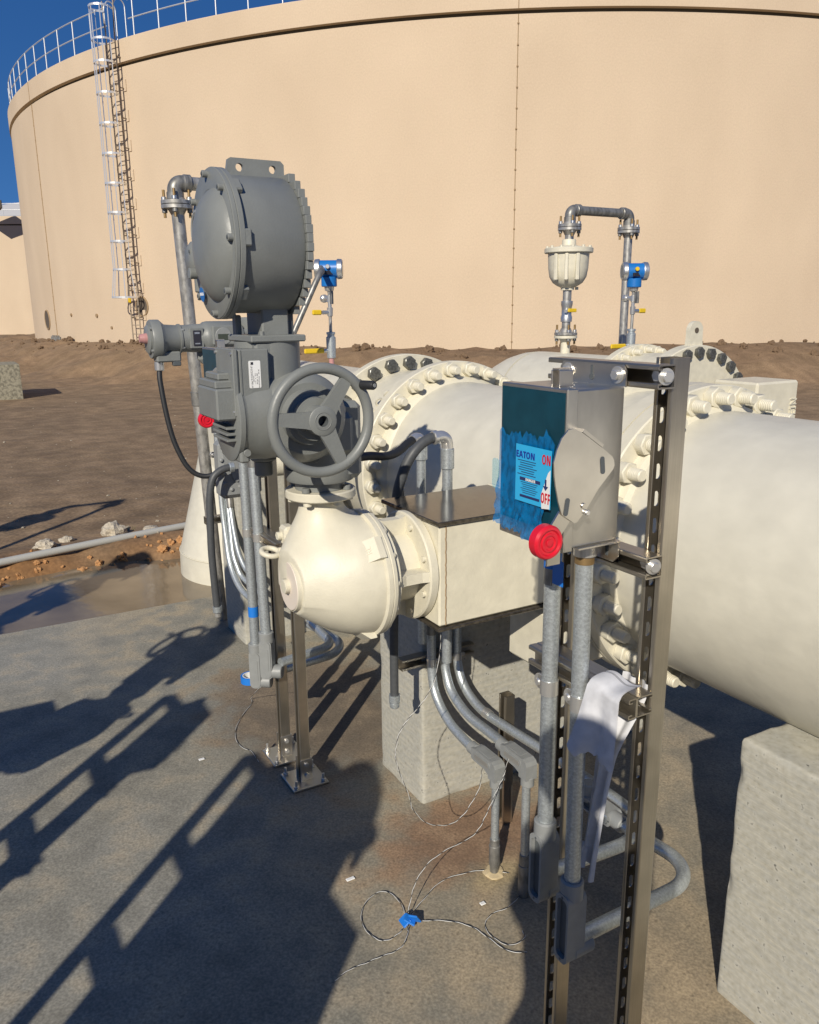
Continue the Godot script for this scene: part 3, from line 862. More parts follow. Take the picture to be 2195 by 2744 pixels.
func blocks() -> void:
	solo("concrete_pier", rough_block(V(2.03, 0.485, -2.53), V(1.28, 0.99, 0.34), 31), M.concrete, "grey concrete pier with three conduits curving across its front, under the gearbox", "concrete pier")
	solo("concrete_pier", rough_block(V(1.95, 0.485, -4.36), V(1.30, 0.99, 0.34), 32, 0.05), M.concrete, "weathered concrete pier behind the left pair of conduits near the slab edge", "concrete pier")
	var b := rough_block(V(2.15, 0.385, -0.2), V(1.0, 0.79, 2.0), 33, 0.02)
	solo("concrete_saddle", b, M.concrete, "big light grey concrete block carrying the near pipe at lower right", "concrete block")
	var o := thing("concrete_block", "old rough concrete block out on the dirt at the left edge", "concrete block", V(0.6, -0.2, -21.5))
	part(o, "block", rough_block(V(0.62, 0.22, -21.6), V(1.9, 0.95, 1.3), 34, 0.1), M.concrete_old)
	part(o, "pipe_flange", MB.new().cyl(V(0.5, 0.69, -21.6), V(0.5, 0.78, -21.6), 0.28, 24, 0.01), M.hole_dark)
	var r := thing("pipe_guard", "thin bent bar frame standing on the old concrete block at the left edge", "guard rail", V(-0.3, 0.7, -21.3))
	for k in 2:
		part(r, "bar", MB.new().tube(bend([V(-0.25 + k * 0.0, 0.68, -21.1 - k * 0.7), V(-0.25, 1.5, -21.1 - k * 0.7), V(-1.1, 1.5, -21.1 - k * 0.7), V(-1.1, 0.0, -21.1 - k * 0.7)], 0.08), 0.03, 8), M.hole_dark)
	part(r, "cross_bar", MB.new().tube([V(-0.25, 1.46, -21.1), V(-0.25, 1.46, -21.8)], 0.03, 8), M.hole_dark)

# ---------------------------------------------------------------- gearbox and actuator
func smin(a: float, b: float, k: float) -> float:
	var h := clampf(0.5 + 0.5 * (b - a) / k, 0, 1)
	return lerpf(b, a, h) - k * h * (1.0 - h)

var pear_prof := [P2(0.728, 0.074), P2(0.745, 0.083), P2(0.78, 0.108), P2(0.82, 0.134), P2(0.86, 0.152), P2(0.895, 0.162), P2(0.93, 0.166)]
func pear_sdf(p: Vector3) -> float:
	var x := clampf(p.x, 0.728, 0.93)
	var r := 0.074 + 0.094 * pow(sin(clampf((x - 0.722) / 0.206, 0.0, 1.0) * PI / 2), 0.95)
	var rad := Vector2(p.y - 1.15, p.z + 1.90).length()
	var a := maxf((rad - r) * 0.82, maxf(0.728 - p.x, p.x - 0.93))
	var q := Vector2(p.x - 0.828, p.z + 1.93).length()
	var nr := 0.058 + 0.05 * smoothstep(1.36, 1.22, p.y)
	var b := maxf((q - nr) * 0.9, maxf(p.y - 1.385, 1.14 - p.y))
	return smin(a, b, 0.045)

func surface_nets(f: Callable, lo: Vector3, hi: Vector3, cell: float) -> MB:
	var nx := int(ceil((hi.x - lo.x) / cell)) + 1; var ny := int(ceil((hi.y - lo.y) / cell)) + 1; var nz := int(ceil((hi.z - lo.z) / cell)) + 1
	var d := PackedFloat32Array(); d.resize(nx * ny * nz)
	for k in nz: for j in ny: for i in nx: d[(k * ny + j) * nx + i] = f.call(lo + V(i, j, k) * cell)
	var vert := {}
	var offs := [0, 1, nx, nx + 1, nx * ny, nx * ny + 1, nx * ny + nx, nx * ny + nx + 1]
	var edges := [[0, 1], [2, 3], [4, 5], [6, 7], [0, 2], [1, 3], [4, 6], [5, 7], [0, 4], [1, 5], [2, 6], [3, 7]]
	for k in nz - 1:
		for j in ny - 1:
			for i in nx - 1:
				var at := (k * ny + j) * nx + i
				var neg := 0
				for o in offs: if d[at + o] < 0: neg += 1
				if neg == 0 or neg == 8: continue
				var s := Vector3.ZERO; var c := 0
				for e in edges:
					var a := d[at + offs[e[0]]]; var b := d[at + offs[e[1]]]
					if (a < 0) != (b < 0):
						var t := a / (a - b)
						s += V(e[0] & 1, (e[0] >> 1) & 1, e[0] >> 2).lerp(V(e[1] & 1, (e[1] >> 1) & 1, e[1] >> 2), t); c += 1
				vert[at] = lo + (V(i, j, k) + s / c) * cell
	var nrm := {}
	for at in vert:
		var p: Vector3 = vert[at]; var h := 0.004
		nrm[at] = V(f.call(p + V(h, 0, 0)) - f.call(p - V(h, 0, 0)), f.call(p + V(0, h, 0)) - f.call(p - V(0, h, 0)), f.call(p + V(0, 0, h)) - f.call(p - V(0, 0, h))).normalized()
	var m := MB.new()
	var st := [1, nx, nx * ny]
	for at in vert:
		for ax in 3:
			var u: int = st[(ax + 1) % 3]; var w: int = st[(ax + 2) % 3]
			var a := d[at]; var b := d[at + st[ax]]
			if (a < 0) != (b < 0) and vert.has(at - u) and vert.has(at - w) and vert.has(at - u - w):
				m.squad(vert[at], vert[at - u], vert[at - u - w], vert[at - w], nrm[at], nrm[at - u], nrm[at - u - w], nrm[at - w])
	return m

func gearbox() -> void:
	var c := V(0, 1.15, -1.90)
	var o := thing("valve_gearbox", "cream pear shaped gearbox with an eyebolt, under the grey handwheel actuator", "gearbox", V(0.85, 1.15, -1.90))
	part(o, "housing", surface_nets(pear_sdf, V(0.71, 0.965, -2.09), V(0.945, 1.40, -1.715), 0.0058), M.cream_cast)
	part(o, "rim", MB.new().lathe([P2(0.918, 0.12), P2(0.918, 0.168), P2(0.922, 0.176), P2(0.934, 0.176), P2(0.936, 0.1735), P2(0.938, 0.1755), P2(0.948, 0.174), P2(0.950, 0.170), P2(0.950, 0.06)], onx(c), 72), M.cream_cast)
	for a in [38.0, 142.0, 222.0, 292.0]:
		var b := MB.new()
		b.t = Transform3D(Basis(V(1, 0, 0), deg_to_rad(-a)), c)
		b.prism(PackedVector2Array([P2(0.862, 0.145), P2(0.924, 0.145), P2(0.924, 0.181), P2(0.905, 0.181)]), -0.03, 0.03, Transform3D(Basis(V(1, 0, 0), V(0, 0, 1), V(0, 1, 0)), Vector3.ZERO))
		part(o, "lug", b, M.cream_cast)
	var ld := V(0, 0.616, 0.788); var lt := V(0, 0.788, -0.616); var ln := (V(-0.64, 0, 0) + ld * 0.77).normalized()
	words(o, "cast_letters", "RL", 0.016, 0.003, M.cream_cast, Transform3D(Basis(lt, ln.cross(lt), ln), c + V(0.886, 0, 0) + ld * 0.1655))
	var cap := part(o, "end_cap", MB.new().lathe([P2(0.7135, 0.0), P2(0.7135, 0.064), P2(0.716, 0.066), P2(0.730, 0.0665), P2(0.735, 0.066)], onx(c), 48), M.cream_matt)
	part(cap, "hex_plug", MB.new().hexnut(V(0.714, 1.15, -1.90), V(0.700, 1.15, -1.90), 0.021), M.cream_cast)
	part(cap, "cap_edge", MB.new().lathe([P2(0.7145, 0.0665), P2(0.7155, 0.0685), P2(0.733, 0.0705), P2(0.738, 0.0665)], onx(c), 48), M.cream_cast)
	for i in 14:
		var a := TAU * i / 14 + 0.15
		var p := c + V(0.949, cos(a) * 0.163, sin(a) * 0.163)
		part(o, "bolt", MB.new().lathe([P2(0, 0.009), P2(0.005, 0.0085), P2(0.009, 0.005), P2(0.010, 0)], onx(p), 12, 0.3), M.cream_cast)
	part(o, "boss", MB.new().box(V(0.752, 1.262, -1.985), V(0.035, 0.055, 0.05), 0.008), M.cream_cast)
	part(o, "boss_bolt", MB.new().hexnut(V(0.735, 1.262, -1.99), V(0.722, 1.262, -1.99), 0.012), M.cream_cast)
	var eye := part(o, "eyebolt", MB.new().tube(_ring(V(0.700, 1.222, -1.985), V(0.12, 1, 0.25), 0.0235, 28), 0.0073, 12, false, true), M.cream_cast)
	part(eye, "shank", MB.new().cyl(V(0.722, 1.222, -1.982), V(0.765, 1.222, -1.975), 0.010, 14), M.cream_cast)
	# lantern between gearbox and housing
	var l := part(o, "adapter", MB.new().lathe([P2(0.950, 0.086), P2(1.04, 0.098), P2(1.062, 0.098)], onx(c), 40), M.cream_cast)
	part(l, "adapter_flange", MB.new().lathe([P2(1.058, 0.06), P2(1.058, 0.150), P2(1.062, 0.154), P2(1.082, 0.154), P2(1.085, 0.151), P2(1.085, 0.06)], onx(c), 64), M.cream_cast)
	part(l, "adapter_flange", MB.new().lathe([P2(0.952, 0.06), P2(0.952, 0.158), P2(0.966, 0.158), P2(0.970, 0.152), P2(0.970, 0.06)], onx(c), 64), M.cream_cast)
	for a in [2.0, 88.0, 178.0, 270.0]:
		var b := MB.new()
		b.t = Transform3D(Basis(V(1, 0, 0), deg_to_rad(-a)), c)
		b.prism(PackedVector2Array([P2(0.968, 0.09), P2(1.060, 0.09), P2(1.060, 0.149), P2(1.04, 0.141), P2(0.99, 0.141), P2(0.968, 0.150)]), -0.014, 0.014, Transform3D(Basis(V(1, 0, 0), V(0, 0, 1), V(0, 1, 0)), Vector3.ZERO))
		part(l, "web", b, M.cream_cast)
	for i in 8:
		var a := TAU * i / 8 + 0.4
		part(l, "bolt", MB.new().hexnut(c + V(1.058, cos(a) * 0.130, sin(a) * 0.130), c + V(1.050, cos(a) * 0.130, sin(a) * 0.130), 0.009), M.cream_cast)
	# top flange that carries the actuator
	part(o, "input_flange", MB.new().lathe([P2(1.372, 0.05), P2(1.372, 0.090), P2(1.375, 0.093), P2(1.392, 0.093), P2(1.395, 0.090), P2(1.395, 0.04)], ony(V(0.828, 0, -1.93)), 56), M.cream_cast)
	for i in 6:
		var a := TAU * i / 6 + 0.35
		var p := V(0.828 + cos(a) * 0.075, 0, -1.93 + sin(a) * 0.075)
		part(o, "bolt", MB.new().hexnut(p + V(0, 1.372, 0), p + V(0, 1.360, 0), 0.012), M.cream_cast)
	# square housing over the shaft
	o = thing("shaft_housing", "square cream box housing between the gearbox and the big pipe valve", "housing", V(1.27, 1.15, -1.90))
	part(o, "housing", MB.new().box(V(1.272, 1.15, -1.90), V(0.372, 0.286, 0.30), 0.005), M.cream)
	part(o, "end_plate", MB.new().box(V(1.468, 1.15, -1.90), V(0.018, 0.32, 0.325), 0.003), M.cream)
	var wb := []
	for i in 40: wb.append(V(1.107 + 0.0012 * sin(i * 1.9) * sin(i * 0.7), 1.01 + i * 0.0072, -1.7503))
	part(o, "weld_bead", MB.new().tube(wb, 0.0022, 7), M.joint)
	part(o, "lid", MB.new().box(V(1.272, 1.300, -1.90), V(0.392, 0.012, 0.322), 0.002), M.lid_plate)
	part(o, "base_plate", MB.new().box(V(1.272, 1.000, -1.90), V(0.386, 0.010, 0.316), 0.002), M.lid_plate)

func actuator() -> void:
	var o := thing("valve_actuator", "grey electric valve actuator with round drum on top and spoked handwheel", "actuator", V(0.76, 1.395, -1.92))
	var ax := V(0.828, 0, -1.93)
	part(o, "mounting_neck", MB.new().lathe([P2(1.3955, 0.0), P2(1.3955, 0.066), P2(1.420, 0.066), P2(1.420, 0.088), P2(1.428, 0.092), P2(1.452, 0.092), P2(1.452, 0.086), P2(1.50, 0.086)], ony(ax), 48), M.grey)
	for i in 4:
		var a := TAU * i / 4 + 0.9
		var p := ax + V(cos(a) * 0.078, 1.396, sin(a) * 0.078)
		part(o, "neck_bolt", MB.new().hexnut(p, p + V(0, 0.012, 0), 0.011), M.grey)
	part(o, "gear_case", MB.new().lathe([P2(-2.03, 0.0), P2(-2.03, 0.10), P2(-2.02, 0.108), P2(-1.80, 0.108), P2(-1.79, 0.10), P2(-1.775, 0.085), P2(-1.775, 0.0)], onz(V(0.738, 1.600, 0)), 56), M.grey)
	part(o, "lower_case", MB.new().box(V(0.80, 1.545, -1.93), V(0.20, 0.13, 0.19), 0.025), M.grey)
	var sc := part(o, "side_case", MB.new().box(V(0.868, 1.525, -1.925), V(0.10, 0.20, 0.15), 0.014), M.grey)
	part(sc, "gusset", MB.new().prism(PackedVector2Array([P2(0.80, 1.66), P2(0.90, 1.625), P2(0.80, 1.625)]), -1.93, -1.87), M.grey)
	part(sc, "drain_plug", MB.new().cyl(V(0.775, 1.492, -1.835), V(0.775, 1.492, -1.826), 0.010, 16, 0.001), M.grey_dark)
	var np := part(sc, "nameplate", MB.new().prism(round_rect(0.036, 0.08, 0.002, P2(0.852, 1.575)), -1.850, -1.8485), M.alu_dull)
	for i in 9:
		part(np, "print", MB.new().box(V(0.840 + 0.0028 * i, 1.567 + 0.004 * (i % 3), -1.8480), V(0.0012, 0.05 - 0.008 * (i % 3), 0.0004), 0.0), M.ink)
	words(np, "print", "auma", 0.008, 0.0004, M.ink, Transform3D(Basis(V(0, -1, 0), V(1, 0, 0), V(0, 0, 1)), V(0.864, 1.598, -1.8478)), "Droid Sans", true)
	# motor end at the left
	var c := V(0, 1.605, -1.885)
	part(o, "motor_case", MB.new().lathe([P2(0.572, 0.0), P2(0.572, 0.102), P2(0.575, 0.106), P2(0.586, 0.106), P2(0.589, 0.103), P2(0.596, 0.101), P2(0.62, 0.106), P2(0.66, 0.109), P2(0.72, 0.104), P2(0.78, 0.088)], onx(c), 64), M.grey)
	part(o, "case_foot", MB.new().box(V(0.590, 1.520, -1.885), V(0.024, 0.036, 0.15), 0.005), M.grey)
	part(o, "foot_bolt", MB.new().cyl(V(0.594, 1.527, -1.810), V(0.594, 1.527, -1.803), 0.009, 18, 0.001), M.grey)
	var mb_ := part(o, "motor", MB.new().box(V(0.551, 1.642, -1.878), V(0.046, 0.072, 0.150), 0.004), M.grey)
	part(mb_, "cooling_step", MB.new().box(V(0.552, 1.686, -1.885), V(0.040, 0.018, 0.13), 0.003), M.grey)
	part(mb_, "cooling_step", MB.new().box(V(0.558, 1.703, -1.885), V(0.028, 0.016, 0.10), 0.003), M.grey)
	for y in [1.586, 1.572, 1.558]: part(mb_, "cooling_fin", MB.new().box(V(0.562, y, -1.868), V(0.024, 0.006, 0.11), 0.001), M.grey)
	# connection box with label
	var eb := part(o, "terminal_box", MB.new().box(V(0.6195, 1.690, -1.862), V(0.073, 0.150, 0.124), 0.003), M.grey)
	part(eb, "cover", MB.new().box(V(0.575, 1.690, -1.862), V(0.012, 0.152, 0.128), 0.002), M.grey)
	for z in [-1.805, -1.92]:
		for y in [1.624, 1.756]: part(eb, "cover_screw", MB.new().cyl(V(0.569, y, z), V(0.565, y, z), 0.004, 10), M.alu)
	for x in [0.5815, 0.590]: part(eb, "seam", MB.new().box(V(x, 1.690, -1.7995), V(0.0012, 0.146, 0.001), 0.0), M.grey_dark)
	var lb := part(eb, "paper_label", MB.new().prism(round_rect(0.028, 0.062, 0.003, P2(0.6205, 1.708)), -1.800, -1.7992), M.white)
	lb.rotation.z = 0.0
	var rows := ["order9104529411", "ZAK7703", "1/15  O  Q75", "weight 0.088", "Handelsklasse  00-88"]
	for i in rows.size():
		words(lb, "print", rows[i], 0.0046 if i == 0 else 0.0026, 0.0002, M.ink, Transform3D(Basis(V(0, 1, 0), V(-1, 0, 0), V(0, 0, 1)), V(0.613 + 0.0042 * i, 1.705 if i == 0 else 1.698, -1.7990)), "Droid Sans Mono")
	part(lb, "stamp", MB.new().box(V(0.6145, 1.733, -1.7990), V(0.006, 0.006, 0.0003), 0), M.ink)
	# column and top plate
	var col := part(o, "column", MB.new().lathe([P2(1.60, 0.078), P2(1.779, 0.078)], ony(V(0.690, 0, -1.90)), 40), M.grey)
	part(col, "column_side", MB.new().box(V(0.668, 1.700, -1.905), V(0.07, 0.16, 0.16), 0.006), M.grey)
	part(o, "top_plate", MB.new().box(V(0.690, 1.786, -1.905), V(0.135, 0.016, 0.175), 0.003), M.grey)
	part(o, "plate_screw", MB.new().hexnut(V(0.655, 1.794, -1.835), V(0.655, 1.803, -1.835), 0.006), M.grey)
	# neck under the drum
	part(o, "drum_stand", MB.new().box(V(0.703, 1.838, -1.925), V(0.068, 0.10, 0.11), 0.004), M.grey)
	part(o, "drum_stand", MB.new().box(V(0.748, 1.838, -1.93), V(0.016, 0.10, 0.085), 0.003), M.grey_dark)
	part(o, "stay", MB.new().box(V(0.634, 1.815, -1.95), V(0.014, 0.05, 0.03), 0.003), M.grey)
	# the drum
	var D := V(0, 1.997, -1.918)
	var dr := part(o, "drum", MB.new().lathe([P2(0.590, 0.10), P2(0.590, 0.153), P2(0.740, 0.153), P2(0.748, 0.146), P2(0.748, 0.0)], onx(D), 96), M.grey)
	part(dr, "rim", MB.new().lathe([P2(0.576, 0.12), P2(0.576, 0.163), P2(0.579, 0.1665), P2(0.587, 0.1665), P2(0.5885, 0.1645), P2(0.590, 0.1665), P2(0.600, 0.1665), P2(0.602, 0.164), P2(0.602, 0.14)], onx(D), 96), M.grey)
	var lid := part(dr, "lid", MB.new().lathe([P2(0.5765, 0.08), P2(0.5765, 0.1645)], onx(D), 96), M.grey)
	var W := D + V(0, 0.034, -0.070)
	part(lid, "dome", MB.new().lathe([P2(0.536, 0.0), P2(0.5365, 0.03), P2(0.540, 0.06), P2(0.546, 0.083), P2(0.556, 0.104), P2(0.568, 0.119), P2(0.577, 0.124)], onx(D + V(0, -0.004, 0.024)), 96, 0.3), M.grey)
	part(lid, "window", MB.new().lathe([P2(0.574, 0.0), P2(0.574, 0.040)], onx(W), 40), M.lens)
	part(lid, "window_ring", MB.new().lathe([P2(0.575, 0.038), P2(0.562, 0.039), P2(0.560, 0.043), P2(0.562, 0.049), P2(0.577, 0.051)], onx(W), 48), M.grey_cast)
	var cone := MB.new().lathe([P2(0.0, 0.0145), P2(0.016, 0.0145), P2(0.018, 0.012), P2(0.018, 0.0)], Transform3D(Basis(V(0, 0, 1), V(-1, 0, 0), V(0, -1, 0)), V(0.566, 1.938, -2.030)), 6, 2.0)
	part(lid, "plug", cone, M.grey)
	var dk := MB.new()
	dk.t = Transform3D(Basis(V(0, 0, 1), V(-0.12, 0.99, 0), V(-0.99, -0.12, 0)).orthonormalized(), V(0.566, 1.888, -1.990))
	var badge := PackedVector2Array()
	for i in 28: badge.append(P2(cos(TAU * i / 28), sin(TAU * i / 28)) * 0.017)
	dk.prism(badge, 0.0, 0.0012)
	var bd := part(lid, "badge", dk, M.blue)
	words(bd, "badge_word", "auma", 0.009, 0.0004, M.white, Transform3D(dk.t.basis, dk.t * V(0, 0.002, 0.0014)), "Droid Sans", true)
	for i in 8:
		var a := deg_to_rad(45.0 * i + 2)
		var d := V(0, sin(a), cos(a))
		var p := D + d * 0.153
		var bt := part(lid, "bolt", MB.new().cyl(p + V(0.577, 0, 0), p + V(0.564, 0, 0), 0.0078, 14, 0.001), M.grey)
		part(bt, "socket", MB.new().hexnut(p + V(0.5635, 0, 0), p + V(0.5625, 0, 0), 0.0042), M.grey_dark)
		var lugb := MB.new()
		lugb.t = Transform3D(Basis(V(1, 0, 0), d, V(1, 0, 0).cross(d)), D + V(0.600, 0, 0) + d * 0.1585)
		lugb.box(V(0.006, 0, 0), V(0.020, 0.014, 0.036), 0.003)
		part(dr, "lug", lugb, M.grey)
	for i in 16:
		var y := -0.147 + 0.294 * i / 15
		var w := sqrt(0.160 * 0.160 - y * y)
		part(dr, "cooling_fin", MB.new().box(D + V(0.7535, y, 0), V(0.014 + 0.002 * (i % 2), 0.0192, w * 2), 0.001), M.grey)
	part(dr, "back_plate", MB.new().lathe([P2(0.748, 0.0), P2(0.748, 0.148), P2(0.752, 0.148), P2(0.752, 0)], onx(D), 64), M.grey_dark)
	# lug plate on top, with two lifting holes
	var lp := MB.new()
	lp.holed(0.650, 2.168, 0.040, 0.040, 0.018, 0.018, -1.925, -1.913)
	lp.box(V(0.690, 2.168, -1.919), V(0.040, 0.040, 0.012), 0)
	lp.holed(0.730, 2.168, 0.040, 0.040, 0.018, 0.018, -1.925, -1.913)
	lp.prism(PackedVector2Array([P2(0.617, 2.148), P2(0.630, 2.148), P2(0.630, 2.188), P2(0.6235, 2.184)]), -1.925, -1.913)
	lp.prism(PackedVector2Array([P2(0.750, 2.148), P2(0.758, 2.148), P2(0.758, 2.180), P2(0.750, 2.188)]), -1.925, -1.913)
	part(dr, "lifting_plate", lp, M.grey)
	# conduit entry bulge behind the lid
	var eg := part(dr, "entry_box", MB.new().lathe([P2(0.565, 0.0), P2(0.565, 0.03), P2(0.575, 0.042), P2(0.65, 0.042)], onx(V(0, 1.975, -2.09)), 32), M.grey)
	part(eg, "entry_gland", MB.new().cyl(V(0.598, 1.945, -2.10), V(0.598, 1.895, -2.10), 0.018, 20, 0.003), M.grey)
	part(eg, "entry_gland", MB.new().cyl(V(0.598, 1.895, -2.10), V(0.598, 1.876, -2.10), 0.013, 16, 0.002), M.grey_dark)
	# hand wheel
	var w := V(0.735, 1.605, -1.690)
	var hw := part(o, "handwheel", MB.new().tube(_ring(w, V(0, 0, 1), 0.1185, 72), 0.0125, 16, false, true), M.grey)
	for a in [55.0, 175.0, 295.0]:
		var b := MB.new()
		b.t = Transform3D(Basis(V(0, 0, 1), deg_to_rad(a)), w)
		b.prism(PackedVector2Array([P2(0.022, -0.022), P2(0.022, 0.022), P2(0.040, 0.0185), P2(0.111, 0.0135), P2(0.111, -0.0135), P2(0.040, -0.0185)]), -0.006, 0.006)
		part(hw, "spoke", b, M.grey)
	var hb := part(hw, "hub", MB.new().lathe([P2(-0.075, 0.030), P2(-0.03, 0.034), P2(0.007, 0.034), P2(0.0085, 0.032), P2(0.0085, 0.0125)], onz(w), 40), M.grey)
	part(hb, "bore", MB.new().lathe([P2(0.0085, 0.0125), P2(-0.02, 0.0125), P2(-0.02, 0.0)], onz(w), 28), M.grey_dark)
	part(hb, "hub_ring", MB.new().tube(_ring(w + V(0, 0, 0.0085), V(0, 0, 1), 0.020, 36), 0.0012, 6, false, true), M.grey)
	var gp := V(0.832, 1.682, -1.682)
	var gd := V(0.30, 0.02, 0.95).normalized()
	var gr := part(hw, "grip", MB.new().lathe([P2(0, 0.006), P2(0.004, 0.0105), P2(0.040, 0.0105), P2(0.044, 0.0085), P2(0.044, 0)], MB.along(gp, gp + gd), 20), M.rubber)
	part(gr, "grip_pin", MB.new().cyl(gp + gd * 0.044, gp + gd * 0.0455, 0.0045, 14), M.grey_cast)
	part(o, "shaft_boss", MB.new().lathe([P2(-1.776, 0.066), P2(-1.745, 0.062), P2(-1.742, 0.052), P2(-1.725, 0.050), P2(-1.722, 0.0)], onz(V(w.x, w.y, 0)), 40), M.grey)
	var st := part(o, "warning_sticker", MB.new().box(V(0.700, 1.672, -1.7985), V(0.045, 0.016, 0.0008), 0), M.white)
	part(st, "warning_triangle", MB.new().prism(PackedVector2Array([P2(0.697, 1.6665), P2(0.711, 1.6665), P2(0.704, 1.678)]), -1.7978, -1.7975), M.yellow)
	# hose stubs behind the wheel
	part(o, "gland", MB.new().cyl(V(0.93, 1.46, -2.0), V(0.93, 1.40, -2.0), 0.022, 18, 0.003), M.grey_dark)
	part(o, "spindle_cover", MB.new().cyl(V(0.700, 1.47, -2.0), V(0.700, 1.43, -2.0), 0.024, 20, 0.003), M.grey)
	part(o, "spindle_flange", MB.new().cyl(V(0.700, 1.50, -2.0), V(0.700, 1.47, -2.0), 0.034, 24, 0.004), M.grey)

func second_actuator() -> void:
	var o := thing("valve_actuator", "farther grey actuator with a digital display head, mostly hidden behind the first", "actuator", V(1.2, 1.05, -3.65))
	var c := V(0, 1.733, -3.65)
	var hd := part(o, "control_head", MB.new().lathe([P2(0.782, 0.0), P2(0.782, 0.056), P2(0.786, 0.062), P2(0.794, 0.062), P2(0.795, 0.080), P2(0.800, 0.083), P2(0.835, 0.083), P2(0.858, 0.062), P2(0.915, 0.058), P2(0.916, 0.063), P2(0.925, 0.063), P2(0.926, 0.058), P2(1.02, 0.062), P2(1.03, 0.070), P2(1.045, 0.073), P2(1.18, 0.073), P2(1.20, 0.06), P2(1.20, 0.0)], onx(c), 48), M.grey)
	for a in [40.0, 140.0, 220.0, 320.0]:
		for x in [0.793, 0.925]:
			var r := 0.072 if x < 0.8 else 0.058
			var q := c + V(x, sin(deg_to_rad(a)) * r, cos(deg_to_rad(a)) * r)
			part(hd, "screw", MB.new().cyl(q + V(-0.006, 0, 0), q + V(0.008, 0, 0), 0.006, 10), M.grey_cast)
	part(hd, "selector_knob", MB.new().lathe([P2(0.752, 0.0), P2(0.752, 0.017), P2(0.770, 0.022), P2(0.783, 0.024)], onx(c + V(0, 0.004, 0)), 9, 2.0), M.pink)
	var disp := part(hd, "display_face", MB.new().box(V(1.112, 1.745, -3.582), V(0.125, 0.086, 0.020), 0.006), M.grey)
	part(disp, "bezel", MB.new().cyl(V(1.098, 1.742, -3.576), V(1.098, 1.742, -3.5695), 0.037, 36, 0.002), M.grey_cast)
	part(disp, "lcd", MB.new().box(V(1.098, 1.738, -3.5688), V(0.052, 0.026, 0.0012), 0), M.lcd)
	for i in 3:
		part(disp, "button", MB.new().cyl(V(1.156, 1.766 - 0.021 * i, -3.572), V(1.156, 1.766 - 0.021 * i, -3.562), 0.0078, 14, 0.002), M.shiny)
	var np := part(hd, "nameplate", MB.new().box(V(0.985, 1.735, -3.588), V(0.034, 0.066, 0.004), 0.001), M.ink)
	part(np, "print", MB.new().box(V(0.985, 1.757, -3.5855), V(0.022, 0.008, 0.0006), 0), M.alu)
	part(np, "print", MB.new().box(V(0.985, 1.712, -3.5855), V(0.022, 0.005, 0.0006), 0), M.alu)
	part(hd, "plate_block", MB.new().box(V(0.985, 1.735, -3.600), V(0.062, 0.088, 0.020), 0.003), M.grey)
	part(hd, "terminal_chamber", MB.new().box(V(0.862, 1.658, -3.64), V(0.105, 0.045, 0.07), 0.006), M.grey)
	part(hd, "plug", MB.new().box(V(0.895, 1.628, -3.62), V(0.034, 0.02, 0.03), 0.003), M.grey_dark)
	part(hd, "arm", MB.new().box(V(1.06, 1.655, -3.66), V(0.12, 0.07, 0.06), 0.02), M.grey)
	part(o, "column", MB.new().cyl(V(1.30, 1.25, -3.68), V(1.30, 1.82, -3.68), 0.10, 32, 0.01), M.grey)
	part(o, "arm_body", MB.new().box(V(1.22, 1.70, -3.66), V(0.18, 0.14, 0.12), 0.012), M.grey)
	var g := part(o, "gear_cover", MB.new().box(V(1.14, 1.14, -3.62), V(0.20, 0.27, 0.10), 0.02), M.grey_cast)
	var ov := PackedVector2Array()
	for i in 24: ov.append(P2(1.115 + 0.028 * cos(TAU * i / 24), 1.16 + 0.075 * sin(TAU * i / 24)))
	part(g, "raised_oval", MB.new().prism(ov, -3.571, -3.562), M.grey_cast)
	for q in [[1.055, 1.25], [1.085, 1.235], [1.115, 1.255], [1.05, 1.19], [1.055, 1.13], [1.06, 1.08], [1.09, 1.05], [1.13, 1.06], [1.165, 1.09], [1.17, 1.14], [1.165, 1.2], [1.15, 1.04]]:
		part(g, "bolt", MB.new().lathe([P2(0, 0.010), P2(0.006, 0.009), P2(0.010, 0.004), P2(0.010, 0)], onz(V(q[0], q[1], -3.571)), 10, 0.2), M.grey_cast)
	part(g, "stem", MB.new().cyl(V(1.2, 1.13, -3.66), V(1.62, 1.13, -3.66), 0.06, 20), M.cream_cast)

